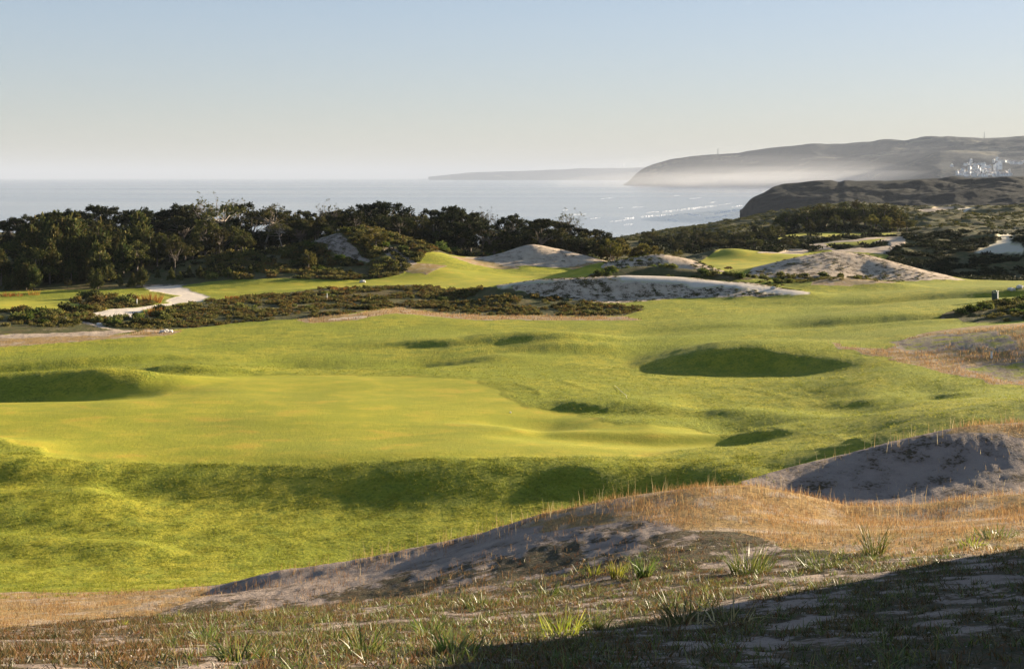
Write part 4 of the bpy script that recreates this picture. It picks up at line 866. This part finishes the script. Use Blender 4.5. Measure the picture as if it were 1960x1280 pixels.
def ico(name, r, m, sub=3, sc=(1, 1, 1), rough=0.0, seed=0):
    bm = bmesh.new(); bmesh.ops.create_icosphere(bm, subdivisions=sub, radius=r)
    for v in bm.verts:
        k = 1 + rough * float(pn(v.co.x / r * 1.7 + seed, v.co.y / r * 1.7 + v.co.z / r, seed)); v.co = Vector((v.co.x * sc[0] * k, v.co.y * sc[1] * k, v.co.z * sc[2] * k))
    me = bpy.data.meshes.new(name); bm.to_mesh(me); me.materials.append(m)
    return obj(name, me)
o = ico('golf_ball', .045, white_paint); o.location = on(977, 790, .03); tag(o, 'tiny white golf ball on the shaded right end of the putting green', 'golf ball')
pts = [on(1176, 738, .03), on(1183, 744, .05), on(1190, 751, .04), on(1198, 757, .05), on(1200, 764, .05)]
v, f = tube([tuple(q) for q in pts], [.009] * 5, 8); o = obj('bent_rod', npmesh('bent_rod', v, f, True, [stone_pale])); tag(o, 'thin pale bent rod lying on the lawn behind the small dark hollow', 'rod')
# stones
for i, (px, py, r, lab) in enumerate([(311,637,.22,'leftmost of the three white stones in a row at the heath edge'),(318,636,.26,'middle of the three white stones in a row at the heath edge'),(325,636,.22,'rightmost of the three white stones in a row at the heath edge'),
    (124,612,.25,'pale rock at the upper end of the diagonal sand streak in the left heath'),(190,623,.22,'pale rock lying on the diagonal sand streak in the left heath'),(1936,556,.30,'left of two white rocks behind the litter bin'),(1952,552,.32,'right of two white rocks behind the litter bin'),
    (694,541,.30,'small white stone at the foot of the scrubby sand hill'),(1480,553,.25,'pale stone near the right end of the sandy bank path'),(1660,770,.0,'')]):
    if r: o = ico('rock', r, stone_pale, 3, (1.25, 1, .8), .35, i + 1); o.location = on(px, py, r * .3); tag(o, lab, 'rock')
# fence posts by the far path
fp = None
e0 = onD(1925, 292)
band_pts = [(1878,289),(1884,290),(1890,290.5),(1896,291),(1902,291),(1910,291),(1921,291),(1937,291),(1950,290)]
for i, (px, D) in enumerate(band_pts):
    p = onD(px, D, -.05); o = bmobj('fence_post', [cyl(.09, 1.0, seg=10), cyl(.10, .06, 1.0, seg=10, r2=.05)], wood_dark); o.location = p; tag(o, 'short dark wooden post in the row across the far pale path', 'post', 'row of posts across the far pale path')
p = onD(1943, 302, 0); e = empty('thin_pole', p, 0, label='thin tall pale pole at the top of the far pale path', cat='pole'); bmobj('pole_shaft', [cyl(.04, 1.6, seg=8)], stone_pale, e); bmobj('pole_top', [box(.2, .05, .2, 1.5)], stone_pale, e)
p = onD(1888, 299, .1); e = empty('stone_bench', p, 0, label='low pale slab on the dark ridge left of the far path', cat='bench'); bmobj('slab', [box(1.9, .8, .22, .35, bev=.03)], stone_pale, e); bmobj('support', [box(.25, .6, .36, 0, -.6)], stone_pale, e); bmobj('support', [box(.25, .6, .36, 0, .6)], stone_pale, e)
# masts and wind turbines on the skylines
def mast(pos, h, label, r=.8):
    e = empty('radio_mast', pos, 0, label=label, cat='mast'); b = []
    for q in range(3):
        a = q * 2.094; v0 = (math.cos(a) * r * 1.5, math.sin(a) * r * 1.5); b.append(box(r * .45, r * .45, h, 0, *v0))
    part_ = bmobj('mast_frame', b + [box(r * 3.2, r * 3.2, r * .5, h * t) for t in (.2, .4, .6, .8, 1.0)], metal_grey, e); bmobj('mast_cabin', [box(r * 5, r * 4, r * 4, h * .0)], metal_grey, e); return e
q = hit_far(1374, 296); mast(q + Vector((0, 0, -3)), 28, 'thin radio mast on the edge of the far headland plateau', 1.6)
q = hit_far(1884, 265); mast(q + Vector((0, 0, -3)), 26, 'thin radio mast on the highest skyline at the upper right', 1.0)
blade_m = plain_mat('blade_white', (.5, .5, .5), (.45, .45, .46), .1, .5)
def turbine_proto():
    e = empty('wind_turbine', (0, 0, 0), label='x', cat='wind turbine'); bmobj('tower', [cyl(4.5, 75, r2=3.0)], blade_m, e); bmobj('hub', [box(7, 12, 7, 72, bev=1)], blade_m, e)
    for k in range(3):
        a = k * 2.094 + .3; me = pymesh('rotor_blade', [(-2.5, -7, 0), (2.5, -7, 0), (.8, -7, 38), (-.8, -7, 38), (-2.5, -8.2, 0), (2.5, -8.2, 0), (.8, -7.4, 38), (-.8, -7.4, 38)], [(0,1,2,3),(7,6,5,4),(0,4,5,1),(1,5,6,2),(2,6,7,3),(3,7,4,0)], [blade_m]); o = part('rotor_blade', me, e); o.location = (0, 0, 75); o.rotation_euler = (0, a, 0)
    return e
TL = [(1161, 'leftmost of the wind turbines on the faint far coast'), (1180, 'second wind turbine from the left on the faint far coast'), (1187, 'middle wind turbine on the faint far coast'), (1194, 'fourth wind turbine from the left on the faint far coast'), (1226, 'rightmost wind turbine, just left of the headland')]
tp = turbine_proto()
for i, (px, lab) in enumerate(TL):
    e = tp if i == 0 else copy_tree(tp); e.location = at(px, 324, 21000); e['label'] = lab; e['group'] = 'wind turbines on the far coast'; e.rotation_euler = (0, 0, 0.3 * i)
# ---------------------------------------------------------------- the white village
wall_m = plain_mat('white_render', (.88, .88, .86), (.84, .84, .83), .3, .8); roof_m = plain_mat('roof_tiles', (.36, .30, .28), (.46, .40, .37), .3, .9); glass_m = plain_mat('dark_window', (.03, .035, .045), (.05, .055, .065), .2, .2)
def house_proto(w, d, h, gable=True):
    e = empty('white_house', (0, 0, 0), label='x', cat='house'); bmobj('wall', [box(w, d, h + 3, -3)], wall_m, e)
    if gable:
        r = w * .28; part('roof', pymesh('roof', [(-w/2-.4,-d/2-.4,h),(w/2+.4,-d/2-.4,h),(w/2+.4,d/2+.4,h),(-w/2-.4,d/2+.4,h),(0,-d/2-.4,h+r),(0,d/2+.4,h+r)], [(0,1,4),(3,5,2),(0,4,5,3),(1,2,5,4),(0,3,2,1)], [roof_m]), e)
    else: bmobj('roof', [box(w + .5, d + .5, .5, h)], wall_m, e)
    ch = bmobj('chimney', [box(1.4, 1.4, 3.0, h, w * .25, 0)], wall_m, e)
    for k in range(3):
        for s in range(max(1, int(h // 3))): part('window', pymesh('window', *bxd(-w * .32 + k * w * .32, -d / 2 - .04, 1 + s * 3.0, 1.7, .12, 1.7), [glass_m]), e)
    return e
def bxd(x, y, z, w, d, h):
    v = [(x + a * w / 2, y + b * d / 2, z + c * h) for c in (0, 1) for a, b in ((-1, -1), (1, -1), (1, 1), (-1, 1))]
    return v, [(0,3,2,1),(4,5,6,7),(0,1,5,4),(1,2,6,5),(2,3,7,6),(3,0,4,7)]
protos = [house_proto(9, 8, 6.5), house_proto(12, 8, 6), house_proto(8, 8, 9), house_proto(14, 9, 6, False), house_proto(7, 7, 11)]
first = [True] * 5
HS = []
for px in range(1832, 1940, 6): HS.append((px + rng.uniform(-2, 2), 338 + rng.uniform(-1.5, 1) - max(0, (1860 - px)) * .08, 'low'))
for px in range(1836, 1936, 8): HS.append((px + rng.uniform(-3, 3), 333 + rng.uniform(-1.5, 1.5), 'mid'))
for px in range(1846, 1916, 10): HS.append((px + rng.uniform(-3, 3), 328 + rng.uniform(-1.5, 1.5), 'mid'))
for px in range(1864, 1912, 8): HS.append((px + rng.uniform(-2, 2), 323 + rng.uniform(-1, 1), 'mid'))
for px in range(1850, 1888, 8): HS.append((px, 317.5 + rng.uniform(-.6, .6), 'row'))
for px in range(1902, 1924, 7): HS.append((px, 311.5, 'top'))
for px in range(1930, 1966, 6): HS.append((px, 313.5 + rng.uniform(-2, 2), 'top'))
LB = {'low': 'white house in the lowest row of the village just above the dark ridge', 'mid': 'white house in the middle of the hillside village', 'row': 'white house in the thin upper row left of the village', 'top': 'white house in the topmost group of the village at the right edge'}
for px, py, kd in HS:
    i = int(rng.integers(5)); e = protos[i] if first[i] else copy_tree(protos[i]); first[i] = False
    e.location = hit_far(px, py + .6); s = .8 + .25 * rng.random(); e.scale = (s, s, s); e.rotation_euler = (0, 0, rng.uniform(-.7, .7)); e['label'] = LB[kd]; e['group'] = 'village houses, ' + {'low': 'lowest row', 'mid': 'middle rows', 'row': 'thin upper row', 'top': 'topmost group'}[kd]
def tower_house(px, py, w, h, label):
    e = empty('white_house', hit_far(px, py), .35, label=label, cat='house'); bmobj('wall', [box(w, w, h + 2, -2)], wall_m, e); bmobj('roof', [box(w + .6, w + .6, .8, h), cyl(w * .3, 3, h + .8)], wall_m, e)
    for k in range(3): part('window', pymesh('window', *bxd(-w * .3 + k * w * .3, -w / 2 - .05, h * .55, 1.6, .12, 2), [glass_m]), e)
tower_house(1885, 327, 9, 14, 'tall bright white tower house in the middle of the village')
tower_house(1908, 325, 13, 13, 'left half of the pair of bright tower houses above the village')
tower_house(1913, 325, 11, 18, 'taller right half of the pair of bright tower houses above the village')
tower_house(1822, 320, 7, 5, 'lone white cottage on the hillside left of the village')
tower_house(1859, 312, 6, 8, 'lone white cottage above the thin upper row of the village')
# ---------------------------------------------------------------- haze
def vol_mat(name, col, dens, aniso=0.2):
    m, nt, out = mat(name); v = N(nt, 'ShaderNodeVolumePrincipled'); v.inputs['Color'].default_value = (*col, 1)
    v.inputs['Density'].default_value = dens; v.inputs['Anisotropy'].default_value = aniso; L(nt, v.outputs[0], out.inputs['Volume']); return m
def box_mesh(name, a, b, m):
    x0, y0, z0 = a; x1, y1, z1 = b
    v = [(x0,y0,z0),(x1,y0,z0),(x1,y1,z0),(x0,y1,z0),(x0,y0,z1),(x1,y0,z1),(x1,y1,z1),(x0,y1,z1)]
    return pymesh(name, v, [(0,3,2,1),(4,5,6,7),(0,1,5,4),(1,2,6,5),(2,3,7,6),(3,0,4,7)], [m])
tag(obj('haze', box_mesh('haze', (-95000, -400, SEA - 16), (95000, 95000, 330), vol_mat('haze_air', (0.35, 0.40, 0.49), 0.00006, 0.0))), kind='stuff')

def mist(px, py, D, rx, ry, rz, dens, label=None):
    bm = bmesh.new(); bmesh.ops.create_icosphere(bm, subdivisions=4, radius=1)
    for v in bm.verts: v.co = Vector((v.co.x * rx, v.co.y * ry, v.co.z * rz))
    me = bpy.data.meshes.new('sea_mist'); bm.to_mesh(me); me.materials.append(vol_mat('spray_mist', (0.72, 0.74, 0.78), dens, 0.0)); o = obj('sea_mist', me); o.location = at(px, py, D); tag(o, kind='stuff')
for k in range(11):      # soft overlapping heaps of spray
    u = k / 10; mist(1270 + 400 * u, 354 - 16 * u, 5500 - 1500 * u, 420 + 110 * math.sin(k * 2.1), 450, 34 + 22 * math.sin(k * 1.7 + 1), .00011)
for k in range(7):
    u = k / 6; mist(1330 + 300 * u, 350 - 12 * u, 5200 - 1000 * u, 600 + 200 * math.sin(k * 1.3), 600, 70 + 34 * math.sin(k * 2.3), .00005)
